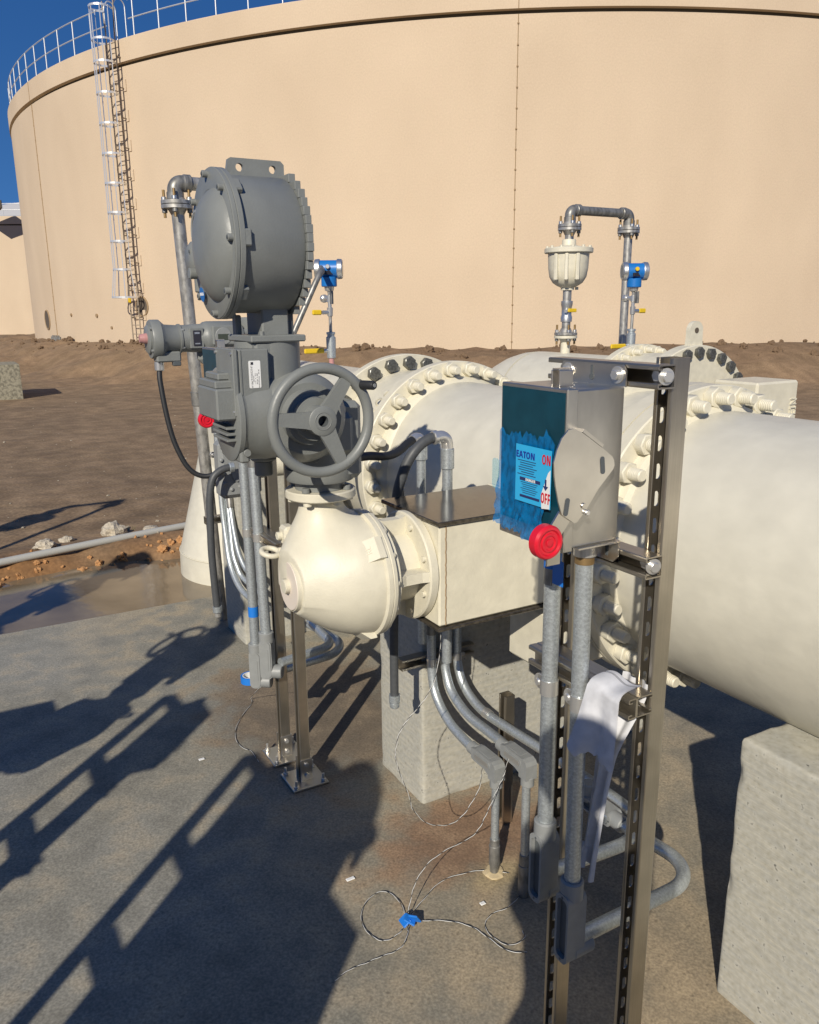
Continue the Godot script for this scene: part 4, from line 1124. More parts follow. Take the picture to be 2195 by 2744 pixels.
# ---------------------------------------------------------------- strut stands, switch, conduits
const SW := 0.0413
var strut_cache := {}
func strut(parent: Node3D, called: String, a: Vector3, b: Vector3, open: Vector3, slotted: bool, depth := SW) -> MeshInstance3D:
	var L := a.distance_to(b)
	var key := "%.3f %s %.3f" % [L, slotted, depth]
	if not strut_cache.has(key):
		var h := SW / 2; var t := 0.0027; var k := 0.003; var dz := depth - h   # front at -h, back at dz
		var m := MB.new()
		var swap := Transform3D(Basis(V(1, 0, 0), V(0, 0, 1), V(0, 1, 0)), Vector3.ZERO)
		for s in [-1.0, 1.0]:
			if slotted and s > 0.0:
				var q := h - 0.006
				m.prism(PackedVector2Array([P2(0.0111, -h + 0.001), P2(0.0121, -h), P2(h - k, -h), P2(h - 0.0008, -h + 0.0008), P2(h, -h + k), P2(h, -q), P2(h - t, -q), P2(h - t, -h + t), P2(0.0136, -h + t), P2(0.0136, -h + 0.0095), P2(0.0111, -h + 0.0095)]), 0.0, L, swap)
				m.prism(PackedVector2Array([P2(h - t, dz - 0.006), P2(h, dz - 0.006), P2(h, dz - k), P2(h - 0.0008, dz - 0.0008), P2(h - k, dz), P2(0.0, dz), P2(0.0, dz - t), P2(h - t, dz - t)]), 0.0, L, swap)
				var y := 0.0
				while y < L - 0.01:
					var ph := minf(0.0508, L - y)
					if ph > 0.035: m.holed(0, y + ph / 2, 2.0 * q, ph, 0.0145, 0.0286, h - t, h, Transform3D(Basis(V(0, 0, 1), V(0, 1, 0), V(1, 0, 0)), Vector3.ZERO), false)
					else: m.box(V(h - t / 2, y + ph / 2, 0), V(t, ph, 2.0 * q))
					y += ph
			else:
				m.prism(PackedVector2Array([P2(0.0111 * s, -h + 0.001), P2(0.0121 * s, -h), P2((h - k) * s, -h), P2((h - 0.0008) * s, -h + 0.0008), P2(h * s, -h + k), P2(h * s, dz - k), P2((h - 0.0008) * s, dz - 0.0008), P2((h - k) * s, dz), P2(0.0, dz), P2(0.0, dz - t), P2((h - t) * s, dz - t), P2((h - t) * s, -h + t), P2(0.0136 * s, -h + t), P2(0.0136 * s, -h + 0.0095), P2(0.0111 * s, -h + 0.0095)]), 0.0, L, swap)
		strut_cache[key] = withmat(m, M.strut)
	var y2 := (b - a).normalized()
	var z2 := -open
	return copy_mesh(parent, called, strut_cache[key], Transform3D(Basis(y2.cross(z2), y2, z2), a))

func washer_bolt(parent: Node3D, p: Vector3, d: Vector3, r := 0.011, wash := 0.018) -> void:
	var b := part(parent, "washer", MB.new().cyl(p, p + d * 0.0025, wash, 24, 0.0006), M.shiny)
	part(b, "bolt_head", MB.new().hexnut(p + d * 0.0025, p + d * 0.010, r), M.shiny)

func post_base(parent: Node3D, x: float, z: float) -> void:
	var pb := part(parent, "base_plate", MB.new().box(V(x, 0.004 + 0.003, z), V(0.15, 0.008, 0.15), 0.0015), M.stainless)
	for s in [[-0.058, -0.058], [0.058, -0.058], [-0.058, 0.058], [0.058, 0.058]]:
		var q := V(x + s[0], 0.011, z + s[1])
		var w := part(pb, "anchor", MB.new().cyl(q, q + V(0, 0.032, 0), 0.0055, 10), M.shiny)
		part(w, "nut", MB.new().hexnut(q + V(0, 0.001, 0), q + V(0, 0.010, 0), 0.011), M.shiny)
	var br := MB.new()
	for s in [-1.0, 1.0]:
		br.box(V(x, 0.058, z + s * 0.0235), V(0.05, 0.094, 0.005), 0.001)
	br.box(V(x + 0.0235, 0.058, z), V(0.005, 0.094, 0.0418), 0.0)
	part(pb, "post_bracket", br, M.stainless)
	for y in [0.035, 0.082]:
		part(pb, "bracket_bolt", MB.new().hexnut(V(x, y, z + 0.026), V(x, y, z + 0.033), 0.010), M.shiny)

func strap(parent: Node3D, p: Vector3, r: float, rail: Vector3, away: Vector3) -> void:
	# pipe strap: band round a vertical pipe, two ears bolted together at the side
	var b := part(parent, "pipe_clamp", MB.new().lathe([P2(-0.016, r), P2(-0.016, r + 0.0022), P2(0.016, r + 0.0022), P2(0.016, r)], ony(p), 32), M.shiny)
	var e := p + rail * (r + 0.012)
	var ear := MB.new().cyl(e - away * 0.003, e + away * 0.003, 0.017, 24, 0.001)
	ear.t = Transform3D(Basis(rail, Vector3.UP, rail.cross(Vector3.UP)), e)
	ear.box(V(-0.006, 0, 0), V(0.022, 0.033, 0.006), 0.001)
	part(b, "ear", ear, M.shiny)
	part(b, "clamp_screw", MB.new().cyl(e + away * 0.003, e + away * 0.010, 0.009, 16, 0.003), M.shiny)

func conduit(parent: Node3D, called: String, p: Array, r: float, m: Material = null) -> MeshInstance3D:
	return part(parent, called, MB.new().tube(p, r, 20), m if m else M.galv)

func coupling(parent: Node3D, a: Vector3, b: Vector3, r: float, m: Material = null) -> void:
	part(parent, "coupling", MB.new().cyl(a, b, r, 20, 0.0015), m if m else M.dull_pipe)

# L shaped conduit body: hub up at the top, cover opening towards "face", side hub towards "out"
func conduit_body(parent: Node3D, top: Vector3, down: Vector3, face: Vector3, out: Vector3, L: float, w: float, covered: bool) -> void:
	var y := -down; var z := face; var x := y.cross(z)
	var B := Basis(x, y, z)
	var c := top + down * (0.03 + L / 2)
	var b := MB.new()
	b.t = Transform3D(B, c)
	var d := w * 0.62
	b.prism(round_rect(w, L, w * 0.38), -d, d * 0.55 if not covered else d * 0.8)
	var o := part(parent, "conduit_body", b, M.grey_cast)
	var rim := MB.new()
	rim.t = Transform3D(B, c)
	var zf := d * 0.55 if not covered else d * 0.8
	if covered:
		rim.prism(round_rect(w * 0.84, L * 0.92, w * 0.3), zf + 0.0003, zf + 0.004)
		part(o, "cover", rim, M.grey_cast)
		var rb := MB.new(); rb.t = rim.t
		rb.prism(round_rect(w * 0.5, L * 0.55, w * 0.08), zf + 0.004, zf + 0.0055)
		part(o, "cover_panel", rb, M.grey_cast)
	else:
		var outer := round_rect(w, L, w * 0.38); var inner := round_rect(w * 0.72, L * 0.86, w * 0.26)
		for i in outer.size():
			var j := (i + 1) % outer.size()
			var q := PackedVector2Array([outer[i], outer[j], inner[j], inner[i]])
			if outer[i].distance_to(outer[j]) > 1e-5: rim.prism(q, zf, d)
		part(o, "opening_rim", rim, M.grey_cast)
		var dk := MB.new(); dk.t = rim.t
		dk.prism(inner, zf + 0.0004, zf + 0.001)
		part(o, "opening", dk, M.grey_dark)
		for s in [-1.0, 1.0]:
			var q: Vector3 = c + y * (L * 0.455) * s + z * d
			part(o, "screw_hole", MB.new().cyl(q, q + z * 0.0006, 0.003, 10), M.grey_dark)
	part(o, "hub", MB.new().cyl(top, top + down * 0.045, w * 0.60, 24, 0.003), M.grey_cast)
	var s0 := c + down * (L / 2 - w * 0.5)
	part(o, "hub", MB.new().cyl(s0, s0 + out * (w * 0.5 + 0.035), w * 0.56, 24, 0.003), M.grey_cast)

func switch_stand(k: int, dx: float, zl: float, zr: float, dz: float, lab: Array, film: bool) -> void:
	# frame
	var f := thing("switch_stand", lab[0], "metal frame", V(1.10 + dx, 0, (zl + zr) / 2))
	var X := 1.10 + dx
	for z in [zl, zr]:
		strut(f, "post", V(X, 0.012, z), V(X, 1.765 if z == zr else 1.752, z), V(-1, 0, 0), k == 0)
		post_base(f, X, z)
	var r1 := zr + 0.027; var r0 := zl - 0.03
	for y in [1.735, 1.398]:
		strut(f, "rail", V(X - SW, y, r0), V(X - SW, y, r1), V(-1, 0, 0), false)
	var ry := 1.128 if k == 0 else 0.995
	strut(f, "rail", V(X - SW, ry, r0 - 0.01), V(X - SW, ry, r1), V(1, 0, 0), false)
	strut(f, "rail", V(X - 1.5 * SW, ry, r0 - 0.01), V(X - 1.5 * SW, ry, r1), V(-1, 0, 0), false, 0.0206)
	for y in [1.735, 1.398]:
		for z in [zl, zr]: washer_bolt(f, V(X - SW + 0.012, y, z), V(-1, 0, 0), 0.011, 0.0165)
		washer_bolt(f, V(X - SW + 0.003, y, r1 - 0.006), V(-0.3, 0, 0.95).normalized(), 0.010, 0.015)
	# switch box
	var b0 := V(dx, 0, dz)
	var o := thing("disconnect_switch", lab[1], "switch box", V(0.98, 1.435, -1.14) + b0)
	var tr := func(m: MB) -> MB:
		m.t = Transform3D(Basis(), b0); return m
	var mb := func() -> MB: return tr.call(MB.new())
	part(o, "box", mb.call().box(V(0.980, 1.575, -1.138), V(0.112, 0.280, 0.176), 0.003), M.stainless_sheet)
	var door := part(o, "door", mb.call().box(V(0.9115, 1.575, -1.136), V(0.024, 0.286, 0.186), 0.002), M.stainless_sheet)
	var ears := part(o, "mounting_ear", mb.call().prism(PackedVector2Array([P2(-1.222, 1.714), P2(-1.048, 1.714), P2(-1.048, 1.742), P2(-1.056, 1.752), P2(-1.214, 1.752), P2(-1.222, 1.742)]), 1.0330, 1.0365, Transform3D(Basis(V(0, 0, 1), V(0, 1, 0), V(1, 0, 0)), Vector3.ZERO)), M.stainless)
	for z in [-1.200, -1.068]: washer_bolt(ears, V(1.033, 1.734, z) + b0, V(-1, 0, 0), 0.0095, 0.0155)
	part(ears, "keyhole", mb.call().box(V(1.0325, 1.735, -1.134), V(0.0008, 0.026, 0.006), 0), M.grey_dark)
	part(ears, "keyhole", mb.call().cyl(V(1.0328, 1.727, -1.134), V(1.0318, 1.727, -1.134), 0.006, 14), M.grey_dark)
	ears = part(o, "mounting_ear", mb.call().prism(PackedVector2Array([P2(-1.222, 1.436), P2(-1.044, 1.436), P2(-1.044, 1.404), P2(-1.056, 1.392), P2(-1.214, 1.392), P2(-1.222, 1.402)]), 1.0330, 1.0365, Transform3D(Basis(V(0, 0, 1), V(0, 1, 0), V(1, 0, 0)), Vector3.ZERO)), M.stainless)
	part(ears, "keyhole", mb.call().box(V(1.0325, 1.412, -1.072), V(0.0008, 0.022, 0.007), 0), M.grey_dark)
	part(ears, "edge", mb.call().box(V(0.985, 1.4345, -1.046), V(0.10, 0.003, 0.012), 0), M.stainless)
	var hg := part(o, "padlock_hasp", mb.call().box(V(0.928, 1.732, -1.103), V(0.030, 0.028, 0.004), 0.001).box(V(0.928, 1.732, -1.083), V(0.030, 0.028, 0.004), 0.001).box(V(0.928, 1.7475, -1.093), V(0.030, 0.003, 0.016), 0), M.stainless)
	part(hg, "hasp_pin", mb.call().cyl(V(0.922, 1.733, -1.105), V(0.922, 1.733, -1.110), 0.006, 12, 0.001), M.shiny)
	# handle
	var hp := PackedVector2Array([P2(0.896, 1.655), P2(0.884, 1.654), P2(0.870, 1.641), P2(0.861, 1.623), P2(0.855, 1.602), P2(0.857, 1.580), P2(0.861, 1.560), P2(0.868, 1.533), P2(0.876, 1.511), P2(0.904, 1.492), P2(0.910, 1.493), P2(0.928, 1.510), P2(0.955, 1.546), P2(0.987, 1.577), P2(0.990, 1.584), P2(0.988, 1.594), P2(0.984, 1.600), P2(0.959, 1.618), P2(0.930, 1.637), P2(0.911, 1.649)])
	var hd := part(o, "handle_plate", mb.call().prism(hp, -1.0225, -1.0195), M.stainless)
	part(hd, "handle_spacer", mb.call().cyl(V(0.925, 1.575, -1.05), V(0.925, 1.575, -1.0225), 0.018, 18), M.stainless)
	for q in [[0.962, 1.587, 0.30], [0.8855, 1.523, -0.35]]:
		var s := mb.call()
		s.t = s.t * Transform3D(Basis(V(0, 0, 1), q[2] * 0.4), V(q[0], q[1], 0))
		s.prism(round_rect(0.0095, 0.031, 0.0045), -1.0192, -1.0186)
		part(hd, "padlock_slot", s, M.grey_dark)
	part(hd, "tab", mb.call().prism(PackedVector2Array([P2(0.917, 1.6475), P2(0.963, 1.6175), P2(0.966, 1.622), P2(0.921, 1.6525)]), -1.046, -1.0225), M.stainless)
	part(hd, "rivet", mb.call().cyl(V(0.922, 1.521, -1.0195), V(0.922, 1.521, -1.017), 0.005, 14, 0.001), M.stainless)
	part(hd, "rivet", mb.call().cyl(V(0.930, 1.508, -1.0195), V(0.930, 1.508, -1.014), 0.005, 14, 0.001), M.shiny)
	part(o, "handle_lever", mb.call().prism(PackedVector2Array([P2(0.874, 1.516), P2(0.898, 1.497), P2(0.866, 1.458), P2(0.842, 1.474)]), -1.0270, -1.0228), M.stainless)
	var rg := part(o, "red_grip", mb.call().lathe([P2(-1.022, 0.018), P2(-1.022, 0.0265), P2(-1.019, 0.0295), P2(-1.004, 0.0295), P2(-0.9995, 0.0265), P2(-0.9990, 0.0225), P2(-1.0025, 0.0205), P2(-1.0025, 0.0165), P2(-1.0000, 0.0155), P2(-1.0000, 0.0125), P2(-1.0022, 0.0115), P2(-1.0022, 0.0)], onz(V(0.836, 1.472, 0)), 48, 0.9), M.red)
	part(rg, "grip_ring", mb.call().lathe([P2(-1.0005, 0.0065), P2(-0.9995, 0.006), P2(-0.9995, 0.0)], onz(V(0.836, 1.472, 0)), 32), M.red)
	part(o, "interlock_tab", mb.call().box(V(0.873, 1.443, -1.035), V(0.03, 0.05, 0.004), 0.001), M.stainless)
	# blue protective film and the label
	var fl := part(o, "protective_film", mb.call().box(V(0.8988, 1.588, -1.136), V(0.0012, 0.246, 0.176), 0.0), M.film_flat)
	if not film: return
	var lb := part(o, "instruction_label", mb.call().box(V(0.8876, 1.560, -1.1145), V(0.0008, 0.104, 0.1000), 0.0), M.sticker_blue)
	part(lb, "white_strip", mb.call().prism(PackedVector2Array([P2(-1.087, 1.506), P2(-1.066, 1.509), P2(-1.066, 1.578), P2(-1.072, 1.572), P2(-1.090, 1.530)]), 0.8866, 0.8871, Transform3D(Basis(V(0, 0, 1), V(0, 1, 0), V(1, 0, 0)), Vector3.ZERO)), M.white)
	var face := Basis(V(0, 0, 1), V(0, 1, 0), V(-1, 0, 0))
	words(lb, "maker_name", "EATON", 0.0125, 0.0006, M.ink_blue, Transform3D(face, b0 + V(0.8864, 1.5945, -1.136)), "Droid Sans", true)
	words(lb, "on_mark", "ON", 0.0150, 0.0006, M.ink_red, Transform3D(Basis(V(0, 0, 0.8), V(0, 1.2, 0), V(-1, 0, 0)), b0 + V(0.8864, 1.594, -1.0775)), "Droid Sans", true)
	words(lb, "off_mark", "OFF", 0.0170, 0.0006, M.ink_red, Transform3D(Basis(V(0, 0, 0.62), V(0, 1.15, 0), V(-1, 0, 0)), b0 + V(0.8859, 1.526, -1.0765)), "Droid Sans", true)
	for i in 7:
		part(lb, "print", mb.call().box(V(0.8868, 1.584 - 0.0042 * i, -1.1325 + 0.003 * (i % 2)), V(0.0006, 0.0011, 0.052 - 0.008 * (i % 3)), 0), M.ink_navy)
	part(lb, "print", mb.call().box(V(0.8868, 1.5505, -1.122), V(0.0006, 0.0058, 0.058), 0), M.ink_navy)
	for i in 6:
		part(lb, "print", mb.call().box(V(0.8868, 1.5445 - 0.0038 * i, -1.124), V(0.0006, 0.0009, 0.048 - 0.006 * (i % 3)), 0), M.ink_navy)
	part(lb, "print", mb.call().box(V(0.8868, 1.5190, -1.122), V(0.0006, 0.0045, 0.056), 0), M.ink_navy)
	words(lb, "danger_word", "DANGER", 0.0052, 0.0004, M.white, Transform3D(face, b0 + V(0.8863, 1.5505, -1.120)), "Droid Sans", true)
	part(lb, "arrow", mb.call().prism(PackedVector2Array([P2(-1.079, 1.560), P2(-1.075, 1.560), P2(-1.075, 1.548), P2(-1.070, 1.548), P2(-1.077, 1.540), P2(-1.084, 1.548), P2(-1.079, 1.548)]), 0.8858, 0.8863, Transform3D(Basis(V(0, 0, 1), V(0, 1, 0), V(1, 0, 0)), Vector3.ZERO)), M.ink_navy)
	# the loosened lower part of the film
	var fm := MB.new()
	fm.t = Transform3D(Basis(), b0)
	var n1 := FastNoiseLite.new(); n1.seed = 71; n1.frequency = 2.2; n1.fractal_octaves = 3
	var U := 26; var Q := 26
	var g := []
	for j in Q + 1:
		var row := []
		var v := float(j) / Q
		for i in U + 1:
			var u := float(i) / U
			var z := lerpf(-1.226, -1.096 + 0.03 * (1.0 - v) , u)
			var top := 1.628 + 0.020 * n1.get_noise_1d(u * 9.0) + (0.012 if i % 3 == 1 else 0.0) * (0.5 + n1.get_noise_1d(i * 3.7))
			var bot := lerpf(1.452, 1.436, u) + 0.014 * n1.get_noise_1d(u * 5.0 + 5.0)
			var y := lerpf(top, bot, v)
			var lift := smoothstep(0.1, 1.0, v)
			row.append(V(0.8952 - smoothstep(0.35, 1.0, v) * (0.002 + 0.020 * absf(n1.get_noise_2d(u * 1.6 + v, v * 0.5))) - 0.002 * lift - 0.003 * exp(-pow(u / 0.08, 2)) * lift, y, z))
		g.append(row)
	for j in Q:
		for i in U:
			var m: Vector3 = (g[j + 1][i] - g[j][i + 1]).cross(g[j + 1][i + 1] - g[j][i]).normalized()
			if m.x > 0: m = -m
			fm.quad(g[j][i], g[j][i + 1], g[j + 1][i + 1], g[j + 1][i], m)
	part(fl, "loose_film", fm, M.film_loose)
	var tg := mb.call()
	tg.prism(round_rect(0.022, 0.058, 0.007, P2(-1.232, 1.545)), 0.891, 0.8915, Transform3D(Basis(V(0, 0, 1), V(0, 1, 0), V(1, 0, 0)), Vector3.ZERO))
	part(fl, "film_flap", tg, M.film_clear)

func switch_conduits() -> void:
	var r := 0.0167
	# near stand
	var o := thing("conduit_run", "left galvanised conduit under the stainless switch box, with open grey elbow body", "conduit", V(1.0, 0.6, -1.185))
	conduit(o, "pipe", [V(1.0, 1.43, -1.185), V(1.0, 0.775, -1.180)], r)
	part(o, "dark_sleeve", MB.new().cyl(V(1.0, 1.385, -1.185), V(1.0, 1.318, -1.185), r + 0.0006, 24), M.dull_pipe)
	coupling(o, V(1.0, 1.43, -1.185), V(1.0, 1.395, -1.185), 0.023)
	conduit_body(o, V(1.0, 0.785, -1.180), V(0, -1, 0), V(-1, 0, 0), V(1, 0, 0), 0.165, 0.040, false)
	strap(o, V(1.0, 1.095, -1.183), r, V(0, 0, -1), V(-1, 0, 0))
	conduit(o, "side_pipe", bend([V(1.02, 0.648, -1.180), V(1.26, 0.632, -1.180), V(1.54, 0.47, -1.43)], 0.12), 0.0155)
	o = thing("conduit_run", "right galvanised conduit behind the white rag, with lower open elbow body", "conduit", V(1.0, 0.5, -1.09))
	conduit(o, "pipe", [V(1.0, 1.40, -1.095), V(1.0, 0.69, -1.088)], r)
	coupling(o, V(1.0, 1.434, -1.095), V(1.0, 1.400, -1.095), 0.0225, M.shiny)
	part(o, "brass_ring", MB.new().cyl(V(1.0, 1.400, -1.095), V(1.0, 1.385, -1.095), 0.0185, 24), M.brassy)
	conduit_body(o, V(1.0, 0.70, -1.088), V(0, -1, 0), V(-1, 0, 0), V(1, 0, 0), 0.165, 0.040, false)
	strap(o, V(1.0, 1.100, -1.090), r, V(0, 0, -1), V(-1, 0, 0))
	conduit(o, "side_pipe", bend([V(1.02, 0.545, -1.088), V(1.432, 0.525, -1.105), V(1.425, 0.50, -1.42)], 0.115, 12), r)
	conduit_body(o, V(1.425, 0.505, -1.36), V(0, 0, -1), V(-1, 0, 0), V(0, 1, 0), 0.13, 0.038, false)
	var t := MB.new().lathe([P2(1.352, r + 0.0005), P2(1.352, r + 0.0012), P2(1.385, r + 0.0012), P2(1.385, r + 0.0005)], ony(V(1.0, 0, -1.185)), 24)
	solo("tape_flag", t.box(V(0.984, 1.352, -1.150), V(0.002, 0.05, 0.03), 0.0), M.tape_blue, "torn flag of blue tape on the left conduit just under the switch box", "tape")
	# far stand
	o = thing("conduit_run", "left conduit of the far stand, with blue tape near its covered elbow body", "conduit", V(1.0, 0.35, -3.04))
	conduit(o, "pipe", [V(0.985, 1.44, -3.055), V(0.985, 0.50, -3.035)], 0.0205)
	conduit_body(o, V(0.985, 0.51, -3.035), V(0, -1, 0), V(-0.6, 0, 0.8), V(0.8, 0, 0.6), 0.165, 0.050, true)
	strap(o, V(0.985, 0.985, -3.045), 0.0205, V(0, 0, -1), V(-1, 0, 0))
	part(o, "tape_wrap", MB.new().lathe([P2(0.628, 0.0215), P2(0.672, 0.0215)], ony(V(0.985, 0, -3.038)), 24), M.tape_blue)
	conduit(o, "side_pipe", bend([V(1.03, 0.372, -3.01), V(1.43, 0.385, -3.03), V(1.36, 0.40, -3.36)], 0.12, 12), 0.019)
	o = thing("conduit_run", "right conduit of the far stand, ending in a covered grey elbow body", "conduit", V(1.0, 0.45, -2.91))
	conduit(o, "pipe", [V(0.985, 1.44, -2.945), V(0.985, 0.60, -2.895)], 0.0205)
	coupling(o, V(0.985, 1.30, -2.937), V(0.985, 1.27, -2.935), 0.0225)
	conduit_body(o, V(0.985, 0.61, -2.895), V(0, -1, 0), V(-0.6, 0, 0.8), V(0.8, 0, 0.6), 0.165, 0.050, true)
	strap(o, V(0.985, 0.995, -2.918), 0.0205, V(0, 0, -1), V(-1, 0, 0))
	conduit(o, "side_pipe", bend([V(1.03, 0.475, -2.87), V(1.30, 0.46, -2.95), V(1.34, 0.44, -3.30)], 0.12, 10), 0.019)

func bent_conduits() -> void:
	var rr := 0.0165
	# three bends across the front pier
	var o := thing("conduit_run", "leftmost of the three bent conduits at the pier, dropping through a grey elbow", "conduit", V(1.40, 0, -1.905))
	conduit(o, "pipe", curve([V(1.40, 1.0, -2.31), V(1.40, 0.68, -2.31), V(1.40, 0.565, -2.305), V(1.40, 0.49, -2.275), V(1.40, 0.43, -2.19), V(1.40, 0.405, -2.08), V(1.40, 0.400, -1.99)], 6), rr)
	coupling(o, V(1.40, 0.78, -2.31), V(1.40, 0.72, -2.31), 0.0195)
	_pull_elbow(o, V(1.40, 0.402, -2.02), 0.34)
	conduit(o, "stub", [V(1.40, 0.36, -1.905), V(1.40, 0.10, -1.905)], 0.0135)
	var col := lump(0.036, 141, 0.22, 0.25)
	for k in col.v.size(): col.v[k] += V(1.40, 0.002, -1.905)
	part(o, "grout_collar", col, M.grout)
	coupling(o, V(1.40, 0.135, -1.905), V(1.40, 0.11, -1.905), 0.0165); coupling(o, V(1.40, 0.11, -1.905), V(1.40, 0.035, -1.905), 0.0185); coupling(o, V(1.40, 0.036, -1.905), V(1.40, -0.02, -1.905), 0.015)
	o = thing("conduit_run", "middle of the three bent conduits at the pier, with the second grey elbow", "conduit", V(1.42, 0, -1.765))
	conduit(o, "pipe", curve([V(1.455, 1.0, -2.31), V(1.455, 0.68, -2.31), V(1.455, 0.57, -2.30), V(1.453, 0.50, -2.25), V(1.448, 0.465, -2.14), V(1.44, 0.468, -2.0), V(1.432, 0.472, -1.90)], 6), rr)
	_pull_elbow(o, V(1.425, 0.472, -1.89), 0.41)
	conduit(o, "stub", [V(1.42, 0.43, -1.772), V(1.42, 0.10, -1.770)], 0.0135)
	coupling(o, V(1.42, 0.155, -1.770), V(1.42, 0.115, -1.770), 0.0165); coupling(o, V(1.42, 0.115, -1.770), V(1.42, -0.01, -1.770), 0.0185)
	o = thing("conduit_run", "rightmost of the three bent conduits at the pier, running on behind the stand posts", "conduit", V(1.5, 0.46, -2.0))
	conduit(o, "pipe", curve([V(1.51, 1.0, -2.31), V(1.51, 0.68, -2.31), V(1.51, 0.585, -2.305), V(1.51, 0.51, -2.26), V(1.515, 0.462, -2.16), V(1.525, 0.455, -2.0), V(1.55, 0.452, -1.7), V(1.53, 0.47, -1.42)], 6), rr)
	part(o, "pipe_clamp", MB.new().lathe([P2(-0.015, rr), P2(-0.015, rr + 0.002), P2(0.015, rr + 0.002), P2(0.015, rr)], onz(V(1.517, 0.459, -2.12)), 24), M.shiny)
	# strut pieces on the pier
	o = thing("strut_bracket", "short level strut rail with a pipe clamp, near the top of the front pier", "bracket", V(1.4, 0.61, -2.345))
	strut(o, "rail", V(1.29, 0.612, -2.349), V(1.60, 0.612, -2.349), V(0, 0, 1), false)
	for x in [1.40, 1.455, 1.51]:
		var b := part(o, "pipe_clamp", MB.new().lathe([P2(-0.014, rr), P2(-0.014, rr + 0.002), P2(0.014, rr + 0.002), P2(0.014, rr)], ony(V(x, 0.612, -2.31)), 24), M.shiny)
		part(b, "clamp_screw", MB.new().cyl(V(x + 0.027, 0.612, -2.318), V(x + 0.027, 0.612, -2.306), 0.008, 12, 0.002), M.shiny)
	o = thing("strut_bracket", "short upright strut post in front of the pier, behind the two grey elbows", "bracket", V(1.62, 0, -2.15))
	strut(o, "post", V(1.600, 0.0, -2.12), V(1.600, 0.515, -2.12), V(-1, 0, 0), false)
	# capped flexible conduit hanging from the gearbox side
	o = thing("flexible_conduit", "grey flexible conduit hanging loose beside the front pier with a steel end fitting", "conduit", V(1.20, 0.52, -2.2))
	conduit(o, "hose", curve([V(1.195, 1.30, -2.16), V(1.190, 1.10, -2.17), V(1.187, 0.85, -2.195), V(1.187, 0.58, -2.2)], 8), 0.0145, M.flex)
	part(o, "fitting", MB.new().hexnut(V(1.187, 0.585, -2.2), V(1.187, 0.558, -2.2), 0.021), M.galv)
	part(o, "fitting", MB.new().cyl(V(1.187, 0.558, -2.2), V(1.187, 0.538, -2.2), 0.0165, 20, 0.003), M.galv)
	# elbows behind the housing
	o = thing("flexible_conduit", "grey hose with a shiny elbow fitting rising behind the cream housing lid", "conduit", V(1.34, 0.7, -2.12))
	conduit(o, "riser", [V(1.346, 0.70, -2.12), V(1.346, 1.41, -2.12)], 0.0165)
	coupling(o, V(1.346, 1.360, -2.12), V(1.346, 1.425, -2.12), 0.0215, M.galv)
	part(o, "elbow", MB.new().tube(curve([V(1.346, 1.425, -2.12), V(1.343, 1.450, -2.12), V(1.326, 1.464, -2.12), V(1.30, 1.463, -2.12)], 5), 0.0185, 18), M.shiny)
	part(o, "fitting", MB.new().cyl(V(1.308, 1.4635, -2.12), V(1.292, 1.4625, -2.12), 0.0225, 8, 0.002), M.shiny)
	conduit(o, "hose", curve([V(1.300, 1.462, -2.12), V(1.279, 1.460, -2.12), V(1.250, 1.446, -2.12), V(1.222, 1.422, -2.12), V(1.202, 1.39, -2.125), V(1.187, 1.35, -2.13), V(1.175, 1.29, -2.14), V(1.172, 1.18, -2.15), V(1.18, 1.05, -2.17)], 6), 0.0165, M.flex)
	o = thing("flexible_conduit", "dark hose sweeping left from the second elbow toward the actuator", "conduit", V(1.354, 0.7, -2.3))
	conduit(o, "riser", [V(1.356, 0.70, -2.3), V(1.356, 1.40, -2.3)], 0.0155)
	coupling(o, V(1.356, 1.360, -2.3), V(1.356, 1.412, -2.3), 0.021, M.galv)
	part(o, "elbow", MB.new().tube(curve([V(1.356, 1.412, -2.3), V(1.352, 1.430, -2.3), V(1.335, 1.436, -2.297), V(1.318, 1.430, -2.29)], 5), 0.0165, 16), M.shiny)
	conduit(o, "hose", curve([V(1.320, 1.431, -2.29), V(1.290, 1.422, -2.278), V(1.258, 1.408, -2.262), V(1.22, 1.399, -2.245), V(1.17, 1.400, -2.225), V(1.10, 1.413, -2.19), V(1.0, 1.42, -2.12), V(0.93, 1.41, -2.0)], 6), 0.0135, M.rubber)
	# far pier: three bends and the capped flex
	var far := [[[V(1.25, 1.30, -4.30), V(1.248, 1.135, -4.30), V(1.243, 0.83, -4.27), V(1.240, 0.62, -4.22), V(1.238, 0.50, -4.17), V(1.245, 0.41, -4.08), V(1.27, 0.36, -3.98), V(1.32, 0.34, -3.80)], "leftmost of the bent conduits at the far pier, left of the tall pair"],
		[[V(1.29, 1.30, -4.30), V(1.285, 0.93, -4.27), V(1.277, 0.77, -4.22), V(1.268, 0.64, -4.14), V(1.268, 0.56, -4.08), V(1.285, 0.49, -4.0), V(1.33, 0.45, -3.85)], "bent conduit at the far pier with a grey sleeve coupling halfway down"],
		[[V(1.295, 1.30, -4.35), V(1.284, 0.986, -4.33), V(1.277, 0.897, -4.29), V(1.272, 0.782, -4.25), V(1.265, 0.659, -4.21), V(1.259, 0.558, -4.17), V(1.264, 0.492, -4.13), V(1.278, 0.439, -4.09), V(1.32, 0.38, -3.95)], "middle bent conduit at the far pier, half hidden between its neighbours"]]
	for i in 3:
		var h := thing("conduit_run", far[i][1], "conduit", far[i][0][-1])
		conduit(h, "pipe", curve(far[i][0], 6), 0.0145 if i else 0.016)
		if i == 1: coupling(h, V(1.283, 0.90, -4.262), V(1.277, 0.80, -4.232), 0.019)
		strap(h, curve(far[i][0], 6)[7], 0.0165, V(-1, 0, 0), V(0, 0, 1))
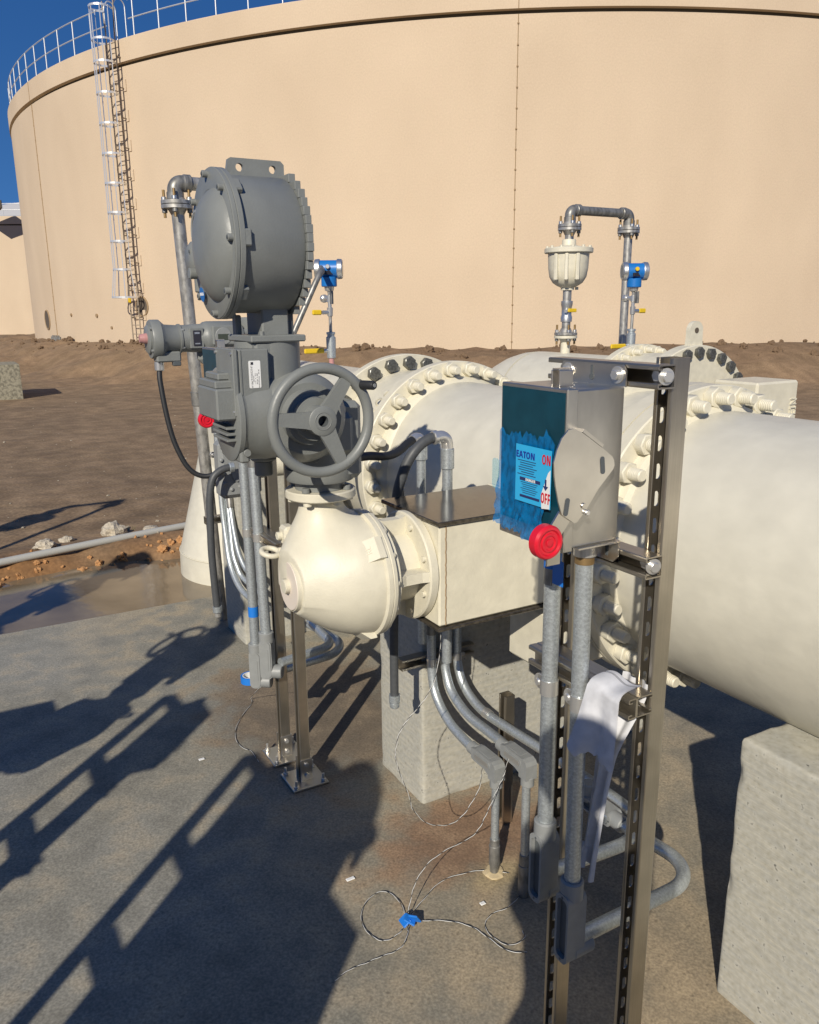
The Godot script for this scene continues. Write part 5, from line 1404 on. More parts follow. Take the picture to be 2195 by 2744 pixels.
	o = thing("strut_bracket", "short level strut piece on the far pier behind the bent conduits", "bracket", V(1.15, 0.73, -4.30))
	strut(o, "rail", V(1.15, 0.73, -4.30), V(1.45, 0.73, -4.30), V(0, 0, 1), false)
	strut(o, "rail", V(1.20, 0.93, -4.34), V(1.55, 0.93, -4.34), V(0, 0, 1), false)
	o = thing("flexible_conduit", "long grey flexible conduit hanging at far left with a capped end above the slab", "conduit", V(0.96, 0.47, -3.5))
	conduit(o, "hose", curve([V(1.07, 1.168, -3.5), V(1.041, 1.164, -3.5), V(1.015, 1.153, -3.5), V(0.990, 1.132, -3.5), V(0.973, 1.087, -3.5), V(0.964, 1.017, -3.5), V(0.960, 0.921, -3.5), V(0.956, 0.800, -3.5), V(0.958, 0.675, -3.5), V(0.962, 0.557, -3.5), V(0.964, 0.52, -3.5)], 4), 0.0165, M.flex)
	part(o, "fitting", MB.new().hexnut(V(0.964, 0.525, -3.5), V(0.965, 0.495, -3.5), 0.022), M.galv)
	part(o, "fitting", MB.new().cyl(V(0.965, 0.495, -3.5), V(0.965, 0.472, -3.5), 0.014, 16, 0.003), M.shiny)
	part(o, "fitting", MB.new().cyl(V(1.062, 1.167, -3.5), V(1.085, 1.168, -3.5), 0.022, 16, 0.003), M.galv)
	o = thing("flexible_conduit", "dark cable looping down from the control head at the left", "conduit", V(0.83, 1.62, -3.65))
	conduit(o, "hose", curve([V(0.826, 1.60, -3.65), V(0.822, 1.565, -3.641), V(0.824, 1.515, -3.632), V(0.829, 1.447, -3.623), V(0.838, 1.371, -3.614), V(0.850, 1.302, -3.605), V(0.869, 1.239, -3.595), V(0.893, 1.183, -3.586), V(0.923, 1.146, -3.577), V(0.958, 1.128, -3.568), V(0.995, 1.128, -3.559), V(1.045, 1.146, -3.55)], 4), 0.0115, M.rubber)
	part(o, "gland", MB.new().hexnut(V(0.827, 1.636, -3.65), V(0.826, 1.598, -3.65), 0.021), M.shiny)

func _pull_elbow(o: Node3D, p: Vector3, ylow: float) -> void:
	# elbow fitting with a long cover, conduit comes in along +Z and leaves downwards
	var b := MB.new()
	b.t = Transform3D(Basis(V(0, 0, 1), V(0, 1, 0), V(-1, 0, 0)), p)
	b.prism(PackedVector2Array([P2(0.0, -0.018), P2(0.01, -0.022), P2(0.075, -0.024), P2(0.098, -0.032), P2(0.098, -0.045), P2(0.136, -0.045), P2(0.136, 0.004), P2(0.130, 0.016), P2(0.115, 0.022), P2(0.02, 0.022), P2(0.0, 0.018)]), -0.021, 0.021)
	var e := part(o, "pull_elbow", b, M.grey_cast)
	var q := MB.new(); q.t = b.t
	q.prism(round_rect(0.092, 0.026, 0.011, P2(0.063, 0.0)), 0.021, 0.0235)
	part(e, "opening_rim", q, M.grey_cast)
	var d := MB.new(); d.t = b.t
	d.prism(round_rect(0.080, 0.017, 0.008, P2(0.062, -0.001)), 0.0236, 0.0242)
	part(e, "opening", d, M.alu_dull)
	var c := MB.new(); c.t = b.t
	c.box(V(0.065, 0.0228, 0), V(0.058, 0.0016, 0.026), 0.0)
	part(e, "cast_panel", c, M.grey_cast)
	part(e, "hub", MB.new().cyl(p + V(0, 0, -0.03), p + V(0, 0, 0.006), 0.0215, 22, 0.002), M.grey_cast)
	part(e, "hub", MB.new().cyl(p + V(0, -0.040, 0.117), p + V(0, -0.072, 0.117), 0.0215, 22, 0.002), M.grey_cast)

# ---------------------------------------------------------------- vents and gauges
func pipe_flange(o: Node3D, c: Vector3, r: float, lower_paint := false) -> void:
	var f := part(o, "flange", MB.new().lathe([P2(0.002, 0.02), P2(0.002, r), P2(0.020, r), P2(0.022, r * 0.6), P2(0.034, r * 0.52), P2(0.05, 0.034)], ony(c), 36), M.steel_pipe)
	part(o, "flange", MB.new().lathe([P2(-0.002, 0.02), P2(-0.002, r), P2(-0.020, r), P2(-0.022, r * 0.6), P2(-0.05, 0.034)], ony(c), 36), M.cream_cast if lower_paint else M.steel_pipe)
	for i in 4:
		var a := TAU * i / 4 + 0.42
		var p := c + V(cos(a), 0, sin(a)) * (r * 0.80)
		var b := part(f, "stud", MB.new().cyl(p + V(0, -0.065, 0), p + V(0, 0.075, 0), 0.0075, 10), M.brassy)
		part(b, "nut", MB.new().hexnut(p + V(0, 0.0225, 0), p + V(0, 0.040, 0), 0.0145), M.alu)
		part(b, "nut", MB.new().hexnut(p + V(0, -0.0225, 0), p + V(0, -0.040, 0), 0.0145), M.dull_pipe)

func elbow90(o: Node3D, c: Vector3, a: Vector3, b: Vector3, r: float, m: Material) -> void:
	# socket elbow: legs along a and b from c
	var e := part(o, "elbow", MB.new().tube(bend([c + a * 0.075, c, c + b * 0.075], 0.055, 8), r, 22), m)
	for d in [a, b]: part(e, "socket", MB.new().cyl(c + d * 0.045, c + d * 0.085, r * 1.12, 24, 0.003), m)

func gauge(called_label: String, base: Vector3, group: String, turn: float, low: float, lever_a: float, lever_b: float, window: bool) -> void:
	var o := thing("pressure_transmitter", called_label, "pressure gauge", base, group)
	var at := func(y: float) -> Vector3: return base + V(0, y, 0)
	part(o, "nipple", MB.new().cyl(at.call(-0.02), at.call(0.04), 0.016, 16), M.pink if low > 0 else M.galv)
	var bv := part(o, "ball_valve", MB.new().lathe([P2(0.035, 0.018), P2(0.04, 0.026), P2(0.125, 0.029), P2(0.16, 0.029), P2(0.165, 0.022), P2(0.175, 0.022), P2(0.178, 0.027), P2(0.19, 0.027), P2(0.192, 0.012)], ony(base), 20), M.galv)
	for k in 2:
		var y := 0.082 if k == 0 else 0.305
		var ang := lever_a if k == 0 else lever_b
		var d := V(cos(ang), 0, -sin(ang))
		var hd := part(o if k else bv, "lever", MB.new().box(at.call(y), V(0.002, 0.002, 0.002)), M.alu)
		hd.mesh = withmat(MB.new().cyl(at.call(y), at.call(y) + d * 0.05, 0.012, 10), M.alu)
		var gp := MB.new()
		gp.t = Transform3D(Basis(d, Vector3.UP, d.cross(Vector3.UP)), at.call(y) + d * (0.11 if k == 0 else 0.085))
		gp.box(Vector3.ZERO, V(0.13 if k == 0 else 0.06, 0.030, 0.016), 0.006)
		part(hd, "grip", gp, M.yellow)
	part(o, "tube", MB.new().cyl(at.call(0.19), at.call(0.29), 0.0095, 14), M.steel_pipe)
	part(o, "needle_valve", MB.new().lathe([P2(0.28, 0.010), P2(0.285, 0.016), P2(0.33, 0.018), P2(0.335, 0.011), P2(0.36, 0.011), P2(0.365, 0.017), P2(0.40, 0.017), P2(0.405, 0.010), P2(0.425, 0.013), P2(0.43, 0.026), P2(0.452, 0.030)], ony(base), 16), M.shiny)
	var kn := V(cos(turn - 0.9), 0, -sin(turn - 0.9))
	var bp := part(o, "bleed_plug", MB.new().cyl(at.call(0.385), at.call(0.385) + kn * 0.055, 0.014, 12), M.shiny)
	part(bp, "plug_cap", MB.new().cyl(at.call(0.385) + kn * 0.045, at.call(0.385) + kn * 0.075, 0.024, 8, 0.004), M.shiny)
	var pl := V(cos(turn + 2.0), 0, -sin(turn + 2.0))
	part(o, "tag", MB.new().box(at.call(0.39) + pl * 0.035, V(0.012, 0.075, 0.030), 0.002), M.dull_pipe)
	# blue head
	part(o, "head_neck", MB.new().cyl(at.call(0.452), at.call(0.508), 0.046, 28, 0.004), M.blue)
	var d2 := V(cos(turn), 0, -sin(turn))
	var hc: Vector3 = at.call(0.552)
	var head := part(o, "head", MB.new().cyl(hc - d2 * 0.055, hc + d2 * 0.055, 0.050, 32, 0.004), M.blue)
	for s in [-1.0, 1.0]:
		var cv := part(head, "end_cap", MB.new().lathe([P2(0.050, 0.047), P2(0.050, 0.056), P2(0.055, 0.058), P2(0.078, 0.056), P2(0.082, 0.050), P2(0.080, 0.042), P2(0.080, 0.0)], MB.along(hc, hc + d2 * s), 20, 0.9), M.alu)
		if s < 0 or window:
			part(cv, "cap_window", MB.new().cyl(hc + d2 * s * 0.0805, hc + d2 * s * 0.0825, 0.038, 24), M.lens if s < 0 and low > 0 else M.grey_cast)
	var sd := d2.cross(Vector3.UP)
	if sd.z < 0: sd = -sd
	var pg := part(head, "cable_entry", MB.new().cyl(hc + sd * 0.045 + V(0, 0.012, 0), hc + sd * 0.068 + V(0, 0.012, 0), 0.013, 12, 0.002), M.shiny if low > 0 else M.yellow)
	part(pg, "print_panel", MB.new().box(hc + sd * 0.049 + V(0, -0.022, 0), V(0.055, 0.022, 0.012), 0.001), M.ink)

func vents() -> void:
	# air valve column on the farther line, with its down pipe
	var o := thing("air_valve", "cream bell shaped air release valve standing on a short pipe column", "air valve", V(3.95, 1.5, -4.63))
	var b := V(3.95, 0, -4.63)
	part(o, "riser", MB.new().cyl(b + V(0, 1.45, 0), b + V(0, 1.625, 0), 0.034, 24), M.cream_cast)
	pipe_flange(o, b + V(0, 1.655, 0), 0.082, true)
	part(o, "nipple", MB.new().cyl(b + V(0, 1.70, 0), b + V(0, 1.76, 0), 0.031, 22), M.steel_pipe)
	var bv := part(o, "ball_valve", MB.new().lathe([P2(1.75, 0.030), P2(1.75, 0.040), P2(1.78, 0.042), P2(1.80, 0.036), P2(1.85, 0.036), P2(1.87, 0.042), P2(1.895, 0.042), P2(1.895, 0.030)], ony(b), 10), M.alu)
	part(bv, "lever", MB.new().box(b + V(0.015, 1.83, 0.045), V(0.075, 0.026, 0.012), 0.004), M.yellow)
	part(bv, "stem", MB.new().cyl(b + V(-0.02, 1.825, 0.03), b + V(-0.045, 1.825, 0.045), 0.012, 10), M.shiny)
	part(o, "nipple", MB.new().cyl(b + V(0, 1.895, 0), b + V(0, 1.975, 0), 0.031, 22), M.steel_pipe)
	var body := part(o, "bell", MB.new().lathe([P2(1.97, 0.030), P2(1.97, 0.046), P2(1.985, 0.046), P2(1.99, 0.052), P2(2.0, 0.075), P2(2.02, 0.105), P2(2.06, 0.130), P2(2.12, 0.140), P2(2.225, 0.145)], ony(b), 48), M.cream_cast)
	part(body, "drain_plug", MB.new().cyl(b + V(0.06, 1.992, 0.03), b + V(0.06, 1.972, 0.03), 0.012, 8), M.cream_cast)
	for a in [195.0, 225.0, 255.0]:
		var d := V(cos(deg_to_rad(a)), 0, -sin(deg_to_rad(a)))
		var rb := MB.new()
		rb.t = Transform3D(Basis(d, Vector3.UP, d.cross(Vector3.UP)), b)
		rb.box(V(0.145, 2.125, 0), V(0.03, 0.18, 0.028), 0.006)
		part(body, "rib", rb, M.cream_cast)
	var lid := part(o, "lid", MB.new().lathe([P2(2.222, 0.13), P2(2.222, 0.166), P2(2.226, 0.170), P2(2.252, 0.170), P2(2.256, 0.166), P2(2.268, 0.075), P2(2.275, 0.050), P2(2.31, 0.048), P2(2.315, 0.044), P2(2.315, 0.02)], ony(b), 48), M.cream_cast)
	for i in 12:
		var a := TAU * i / 12
		var p := b + V(cos(a) * 0.152, 2.256, sin(a) * 0.152)
		part(lid, "bolt", MB.new().hexnut(p, p + V(0, 0.014, 0), 0.011), M.cream_cast)
	part(o, "nipple", MB.new().cyl(b + V(0, 2.31, 0), b + V(0, 2.37, 0), 0.031, 22), M.steel_pipe)
	pipe_flange(o, b + V(0, 2.395, 0), 0.082)
	o = thing("vent_pipe", "inverted U of bare steel pipe joining the air valve top to a down pipe", "vent pipe", V(4.51, 1.4, -4.63))
	part(o, "nipple", MB.new().cyl(b + V(0, 2.44, 0), b + V(0, 2.47, 0), 0.032, 22), M.dull_pipe)
	elbow90(o, V(3.95, 2.51, -4.63), V(0, -1, 0), V(1, 0, 0), 0.037, M.dull_pipe)
	part(o, "top_pipe", MB.new().cyl(V(4.02, 2.51, -4.63), V(4.44, 2.51, -4.63), 0.031, 22), M.dull_pipe)
	elbow90(o, V(4.51, 2.51, -4.63), V(0, -1, 0), V(-1, 0, 0), 0.037, M.dull_pipe)
	pipe_flange(o, V(4.51, 2.395, -4.63), 0.080)
	part(o, "down_pipe", MB.new().cyl(V(4.51, -0.1, -4.63), V(4.51, 2.36, -4.63), 0.0305, 22), M.steel_pipe)
	# left vent
	o = thing("vent_pipe", "tall steel down pipe with elbow and bolted flange, left of the grey drum", "vent pipe", V(1.30, -0.1, -4.64))
	pipe_flange(o, V(1.192, 2.395, -4.55), 0.082)
	part(o, "nipple", MB.new().cyl(V(1.19, 2.43, -4.55), V(1.188, 2.47, -4.55), 0.032, 22), M.steel_pipe)
	elbow90(o, V(1.187, 2.505, -4.55), V(0, -1, 0), V(1, 0, 0), 0.040, M.dull_pipe)
	part(o, "top_pipe", MB.new().cyl(V(1.26, 2.505, -4.55), V(1.60, 2.505, -4.55), 0.034, 22), M.steel_pipe)
	elbow90(o, V(1.67, 2.505, -4.55), V(0, -1, 0), V(-1, 0, 0), 0.040, M.dull_pipe)
	part(o, "branch", MB.new().cyl(V(1.67, 1.16, -4.55), V(1.67, 2.44, -4.55), 0.034, 22), M.steel_pipe)
	part(o, "down_pipe", MB.new().cyl(V(1.315, -0.15, -4.66), V(1.193, 2.36, -4.55), 0.034, 24), M.steel_pipe)
	part(o, "joint_coupling", MB.new().cyl(V(1.243, 1.33, -4.594), V(1.239, 1.41, -4.591), 0.039, 22, 0.003), M.dull_pipe)
	gauge("blue pressure gauge head on a valve stem right of the grey drum", V(2.05, 1.53, -4.535), "blue pressure gauges on the pipes", 2.62, 1.0, PI, PI, true)
	gauge("blue pressure gauge head on a valve stem in front of the right down pipe", V(3.95, 1.52, -3.98), "blue pressure gauges on the pipes", 2.62, 0.0, PI, 0.0, true)
	o = thing("conduit_run", "slanting grey conduit from the left blue gauge down behind the grey actuator", "conduit", V(1.7, 1.5, -4.35))
	conduit(o, "pipe", curve([V(1.985, 2.085, -4.50), V(1.955, 2.062, -4.42), V(1.88, 2.03, -4.3), V(1.729, 1.746, -4.3), V(1.60, 1.50, -4.3)], 6), 0.0165, M.dull_pipe)

# ---------------------------------------------------------------- loose things
func cloth_sheet(corners: Callable, U: int, Q: int) -> MB:
	var b := MB.new()
	var g := []
	for j in Q + 1:
		var row := []
		for i in U + 1: row.append(corners.call(float(i) / U, float(j) / Q))
		g.append(row)
	var nr := []
	for j in Q + 1:
		var row := []
		for i in U + 1:
			var a: Vector3 = g[j][mini(i + 1, U)] - g[j][maxi(i - 1, 0)]
			var c: Vector3 = g[mini(j + 1, Q)][i] - g[maxi(j - 1, 0)][i]
			var m := a.cross(c).normalized()
			if m.x > 0.0: m = -m
			row.append(m)
		nr.append(row)
	for j in Q:
		for i in U:
			for s in [1.0, -1.0]:
				var o: float = 0.0009 * s
				b.squad(g[j][i] + nr[j][i] * o, g[j][i + 1] + nr[j][i + 1] * o, g[j + 1][i + 1] + nr[j + 1][i + 1] * o, g[j + 1][i] + nr[j + 1][i] * o, nr[j][i] * s, nr[j][i + 1] * s, nr[j + 1][i + 1] * s, nr[j + 1][i] * s)
	return b

func rag() -> void:
	var o := thing("rag", "crumpled white rag draped over the lower rail of the near stand", "rag", V(1.0, 1.16, -1.03))
	var nz := FastNoiseLite.new(); nz.seed = 81; nz.frequency = 1.0; nz.fractal_octaves = 2
	var flap := func(u: float, v: float) -> Vector3:
		# over the rail first, then hanging in front of it
		var k := clampf((v - 0.28) / 0.72, 0, 1)
		var z := lerpf(lerpf(-1.068, -0.984, u), lerpf(-1.088, -0.990, u), k * k * 0.6 + k * 0.4)
		var fold := 0.006 * sin(u * 8.5 + 0.8 * v) + 0.005 * nz.get_noise_2d(u * 2.2, v * 1.6)
		var hem := 0.010 * nz.get_noise_1d(u * 6.0 + 9.0) + 0.030 * u * (1.0 - u) * 2.0 - 0.025 * smoothstep(0.15, 0.0, u) * -1.0
		if v < 0.28:
			var th := lerpf(1.2, PI, v / 0.28)
			return V(1.040 + 0.038 * cos(th), 1.149 + 0.012 * sin(th) + 0.004 * sin(u * 7.0) + 0.003, z)
		return V(1.002 - fold * k - 0.004 - 0.026 * k * smoothstep(0.6, 0.0, u), lerpf(1.152, 0.998 + hem, k), z)
	part(o, "front_flap", cloth_sheet(flap, 30, 30), M.cloth)
	var tail := func(u: float, v: float) -> Vector3:
		var w := lerpf(0.072, 0.044, smoothstep(0.0, 0.6, v))
		var z := lerpf(-1.030, -1.098, v) - w / 2 + w * u
		var fold := (0.010 * sin(u * 12.0 + 0.5 * v) + 0.004 * nz.get_noise_2d(u * 2.0, v + 4.0)) * (0.5 + 0.5 * v)
		return V(1.088 - 0.05 * smoothstep(0.0, 0.35, v) + 0.012 * v + fold, lerpf(1.155, 0.700 + 0.02 * sin(u * 5.0), v), z)
	part(o, "tail", cloth_sheet(tail, 34, 44), M.cloth)
	var tip := func(u: float, v: float) -> Vector3:
		return V(1.045 + 0.006 * sin(u * 6.0), lerpf(0.755, 0.672 + 0.03 * u, v), lerpf(-1.118, -1.165 + 0.04 * u, v) + 0.026 * u)
	part(o, "corner", cloth_sheet(tip, 8, 10), M.cloth)

func twisted(label: String, p: Array) -> void:
	var o := thing("wire_pair", label, "wire", p[0])
	var q := curve(p, 14)
	for k in 2:
		var pts := []
		for i in q.size():
			var d: Vector3 = (q[mini(i + 1, q.size() - 1)] - q[maxi(i - 1, 0)]).normalized()
			var x := d.cross(Vector3.UP)
			if x.length() < 0.1: x = d.cross(Vector3.RIGHT)
			x = x.normalized()
			var y := d.cross(x)
			var a := i * 0.5 + PI * k
			pts.append(q[i] + (x * cos(a) + y * sin(a)) * 0.0009)
		part(o, "strand", MB.new().tube(pts, 0.00095, 5), M.wire_white if k == 0 else M.wire_black)

func loose() -> void:
	twisted("white twisted wire hanging in a loop in front of the pier", [V(1.235, 1.0, -1.98), V(1.224, 0.901, -1.960), V(1.216, 0.813, -1.960), V(1.200, 0.738, -1.960), V(1.165, 0.682, -1.960), V(1.122, 0.644, -1.960), V(1.096, 0.621, -1.960), V(1.070, 0.584, -1.960), V(1.058, 0.527, -1.960), V(1.063, 0.485, -1.960), V(1.083, 0.422, -1.960), V(1.106, 0.357, -1.960), V(1.117, 0.311, -1.960), V(1.163, 0.247, -1.960), V(1.213, 0.217, -1.960), V(1.264, 0.205, -1.960), V(1.310, 0.222, -1.960), V(1.345, 0.260, -1.960), V(1.374, 0.305, -1.960), V(1.385, 0.385, -1.960)])
	twisted("twisted wire sagging from the right grey elbow to the blue bundle on the slab", [V(1.40, 0.465, -1.84), V(1.402, 0.408, -1.860), V(1.395, 0.385, -1.861), V(1.377, 0.355, -1.862), V(1.353, 0.308, -1.863), V(1.331, 0.267, -1.864), V(1.309, 0.231, -1.865), V(1.270, 0.207, -1.865), V(1.182, 0.196, -1.866), V(1.117, 0.172, -1.867), V(1.075, 0.125, -1.868), V(1.057, 0.073, -1.869), V(1.04, 0.030, -1.86)])
	twisted("thin wire lying on the slab from the conduit stub to the blue bundle", [V(1.438, 0.006, -1.873), V(1.382, 0.006, -1.923), V(1.312, 0.006, -1.947), V(1.222, 0.006, -1.954), V(1.134, 0.006, -1.915), V(1.052, 0.006, -1.866), V(1.014, 0.006, -1.819)])
	twisted("coiled wire loop lying on the slab round the blue bundle", [V(1.024, 0.008, -1.836), V(1.052, 0.008, -1.926), V(1.041, 0.006, -2.001), V(0.993, 0.006, -2.010), V(0.935, 0.006, -1.970), V(0.906, 0.006, -1.905), V(0.915, 0.006, -1.843), V(0.942, 0.006, -1.817), V(0.987, 0.006, -1.824), V(1.031, 0.009, -1.843), V(1.089, 0.006, -1.825), V(1.150, 0.006, -1.785), V(1.194, 0.006, -1.731), V(1.212, 0.006, -1.669), V(1.232, 0.006, -1.600), V(1.277, 0.006, -1.567)])
	twisted("short wire tail lying on the slab toward the lower left", [V(1.029, 0.006, -1.833), V(0.983, 0.006, -1.782), V(0.942, 0.006, -1.767), V(0.893, 0.006, -1.771), V(0.847, 0.006, -1.771), V(0.795, 0.006, -1.773), V(0.743, 0.006, -1.759)])
	twisted("wire curling on the slab at the foot of the right conduit stub", [V(1.405, 0.006, -1.769), V(1.340, 0.006, -1.745), V(1.276, 0.006, -1.746), V(1.230, 0.006, -1.715), V(1.225, 0.006, -1.662), V(1.251, 0.006, -1.614), V(1.305, 0.006, -1.615), V(1.317, 0.006, -1.642)])
	twisted("thin dark wire on the slab beside the far stand feet", [V(1.05, 0.30, -3.10), V(1.10, 0.03, -3.50), V(1.094, 0.006, -3.486), V(0.992, 0.006, -3.357), V(0.932, 0.006, -3.241), V(0.918, 0.006, -3.132), V(0.946, 0.006, -3.056), V(0.944, 0.006, -2.961)])
	var b := MB.new()
	for i in 3:
		b.t = Transform3D(Basis.from_euler(V(0.5 * i, 0.9 * i, 0.6 - 0.5 * i)), V(1.022 + 0.012 * i, 0.018 + 0.006 * i, -1.848 + 0.01 * i))
		b.box(Vector3.ZERO, V(0.030, 0.006, 0.038), 0.002)
	solo("tape_wad", b, M.tape_blue, "small crumpled wad of blue tape holding the wires on the slab", "tape")
	# roll of tape
	var o := thing("tape_roll", "roll of blue tape lying on the slab left of the far stand", "tape roll", V(1.17, 0, -3.72))
	var c := V(1.17, 0, -3.72)
	part(o, "tape", MB.new().lathe([P2(0.003, 0.040), P2(0.003, 0.050), P2(0.038, 0.050), P2(0.038, 0.040)], ony(c), 48), M.tape_blue)
	part(o, "core", MB.new().lathe([P2(0.004, 0.0398), P2(0.0385, 0.0398), P2(0.0385, 0.036), P2(0.004, 0.036)], ony(c), 40), M.white)
	var sc := [[V(0.966, 0.004, -2.12), "pale scrap lying on the slab left of the pier"], [V(0.744, 0.004, -3.112), "pale torn scrap on the slab in the left shadows"], [V(1.28, 0.006, -1.80), "small pale chip on the slab between wire and stub"]]
	for i in 3:
		solo("paper_scrap", MB.new().box(sc[i][0], V(0.030 - 0.006 * i, 0.004, 0.014), 0.0015), M.white, sc[i][1], "scrap")
	# rocks along the trench
	var rk := [[V(1.153, 0.0, -7.45), 0.105, "big pale rock beside the thin ground pipe"], [V(0.557, -0.06, -7.17), 0.085, "flat pale rock left of the big rock on the dirt"], [V(0.753, -0.07, -7.40), 0.06, "small pale rock between its two neighbours on the dirt"], [V(0.35, -0.08, -6.85), 0.10, "pale slab of stone lying under the ground pipe at the left"], [V(1.45, -0.06, -7.25), 0.075, "pale stone right of the big rock touching the ground pipe"], [V(1.0, -0.04, -7.62), 0.045, "small stone behind the big pale rock"]]
	for i in [0, 1, 2, 4]:
		var l := lump(rk[i][1], 90 + i, 0.55 if i != 0 else 0.85, 0.32)
		for k in l.v.size(): l.v[k] += V(rk[i][0].x, gh(rk[i][0].x, rk[i][0].z) + rk[i][1] * 0.25, rk[i][0].z)
		solo("rock", l, M.rock, rk[i][2], "rock")
	# clay lumps slumped in the trench bank
	var mm := MultiMesh.new()
	mm.transform_format = MultiMesh.TRANSFORM_3D
	mm.mesh = withmat(lump(1.0, 120, 0.7, 0.6), M.clay)
	var xs := []
	for i in 420:
		var x := rng.randf_range(-1.2, 1.9); var z := -6.45 + rng.randfn() * 0.28
		var s := 0.012 + 0.035 * pow(rng.randf(), 3)
		xs.append(Transform3D(Basis.from_euler(V(rng.randf() * TAU, rng.randf() * TAU, rng.randf() * TAU)).scaled(V(s, s, s)), V(x, gh(x, z) + s * 0.2, z)))
	mm.instance_count = xs.size()
	for i in xs.size(): mm.set_instance_transform(i, xs[i])
	var mi := MultiMeshInstance3D.new(); mi.name = "clay_lumps"; mi.multimesh = mm; mi.set_meta("kind", "stuff"); tag(mi, "orange clay lumps crumbled along the trench bank", "clay"); add_child(mi)
	# clods at the tank foot
	mm = MultiMesh.new()
	mm.transform_format = MultiMesh.TRANSFORM_3D
	mm.mesh = withmat(lump(1.0, 121, 0.8, 0.5), M.clod)
	xs = []
	for i in 520:
		var deg := rng.randf_range(-84, 20); var d := 0.15 + absf(rng.randfn()) * 0.9
		var q := polar(deg, TR + d, 0)
		var s := 0.02 + 0.12 * pow(rng.randf(), 5)
		xs.append(Transform3D(Basis.from_euler(V(rng.randf() * TAU, rng.randf() * TAU, rng.randf() * TAU)).scaled(V(s, s, s)), V(q.x, gh(q.x, q.z) + s * 0.3, q.z)))
	mm.instance_count = xs.size()
	for i in xs.size(): mm.set_instance_transform(i, xs[i])
	mi = MultiMeshInstance3D.new(); mi.name = "dirt_clods"; mi.multimesh = mm; mi.set_meta("kind", "stuff"); tag(mi, "dark dirt clods heaped along the foot of the tank", "dirt"); add_child(mi)
	# pale gravel specks on the dirt
	mm = MultiMesh.new()
	mm.transform_format = MultiMesh.TRANSFORM_3D
	mm.mesh = withmat(lump(1.0, 122, 0.6, 0.5), M.rock)
	xs = []
	for i in 130:
		var z := -7.0 - 14.0 * pow(rng.randf(), 1.6); var x := rng.randf_range(-1.0, 0.35 * -z)
		var s := 0.006 + 0.012 * pow(rng.randf(), 3)
		xs.append(Transform3D(Basis.from_euler(V(0, rng.randf() * TAU, 0)).scaled(V(s, s, s)), V(x, gh(x, z) + s * 0.2, z)))
	mm.instance_count = xs.size()
	for i in xs.size(): mm.set_instance_transform(i, xs[i])
	mi = MultiMeshInstance3D.new(); mi.name = "gravel"; mi.multimesh = mm; mi.set_meta("kind", "stuff"); tag(mi, "scattered pale gravel on the bare dirt", "gravel"); add_child(mi)
	# dry grass on the trench edge
	mm = MultiMesh.new()
	mm.transform_format = MultiMesh.TRANSFORM_3D
	var bl := MB.new()
	bl.tri(V(-0.0025, 0, 0), V(0.0025, 0, 0), V(0.012, 0.09, 0.0), V(0, 0, 1), V(0, 0, 1), V(0, 0, 1))
	mm.mesh = withmat(bl, M.grass)
	xs = []
	var spots := [[-0.1, -6.45], [0.15, -6.35], [0.38, -6.28], [1.25, -7.5], [1.05, -6.42], [0.75, -6.3], [1.2, -6.5], [-0.3, -6.6]]
	for s in spots:
		for i in 46:
			var x: float = s[0] + rng.randfn() * 0.09; var z: float = s[1] + rng.randfn() * 0.06
			xs.append(Transform3D(Basis.from_euler(V(rng.randf_range(-0.8, 0.8), rng.randf() * TAU, rng.randf_range(-0.6, 0.6))).scaled(Vector3.ONE * rng.randf_range(0.5, 1.1)), V(x, gh(x, z) - 0.005, z)))
	mm.instance_count = xs.size()
	for i in xs.size(): mm.set_instance_transform(i, xs[i])
	mi = MultiMeshInstance3D.new(); mi.name = "grass"; mi.multimesh = mm; mi.set_meta("kind", "stuff"); tag(mi, "sparse dry grass tufts on the trench edge", "grass"); add_child(mi)
	# thin pipe lying along the trench
	var pp := []
	for i in 15:
		var x := lerpf(-2.6, 2.2, i / 14.0)
		var z := -6.78 - 0.215 * (x - 0.0)
		pp.append(V(x, -0.045 + 0.012 * sin(x * 1.3), z))
	solo("ground_pipe", MB.new().tube(pp, 0.031, 16), M.dull_light, "thin grey plastic pipe lying along the trench on the left", "pipe")

func turned(node: Node3D, c: Vector3, to: Vector3, label: String, group := "", deg := 180.0) -> Node3D:
	# a copy of a thing, turned half round about c and set down at "to"
	var r: Node3D = node.duplicate()
	r.name = numbered(String(node.name).rstrip("0123456789").trim_suffix("_"))
	add_child(r)
	var d := node.position - c
	if deg == 0.0: d = -d
	r.position = V(to.x - d.x, node.position.y, to.z - d.z)
	r.rotation.y = deg_to_rad(deg)
	r.set_meta("label", label)
	if group: r.set_meta("group", group)
	return r

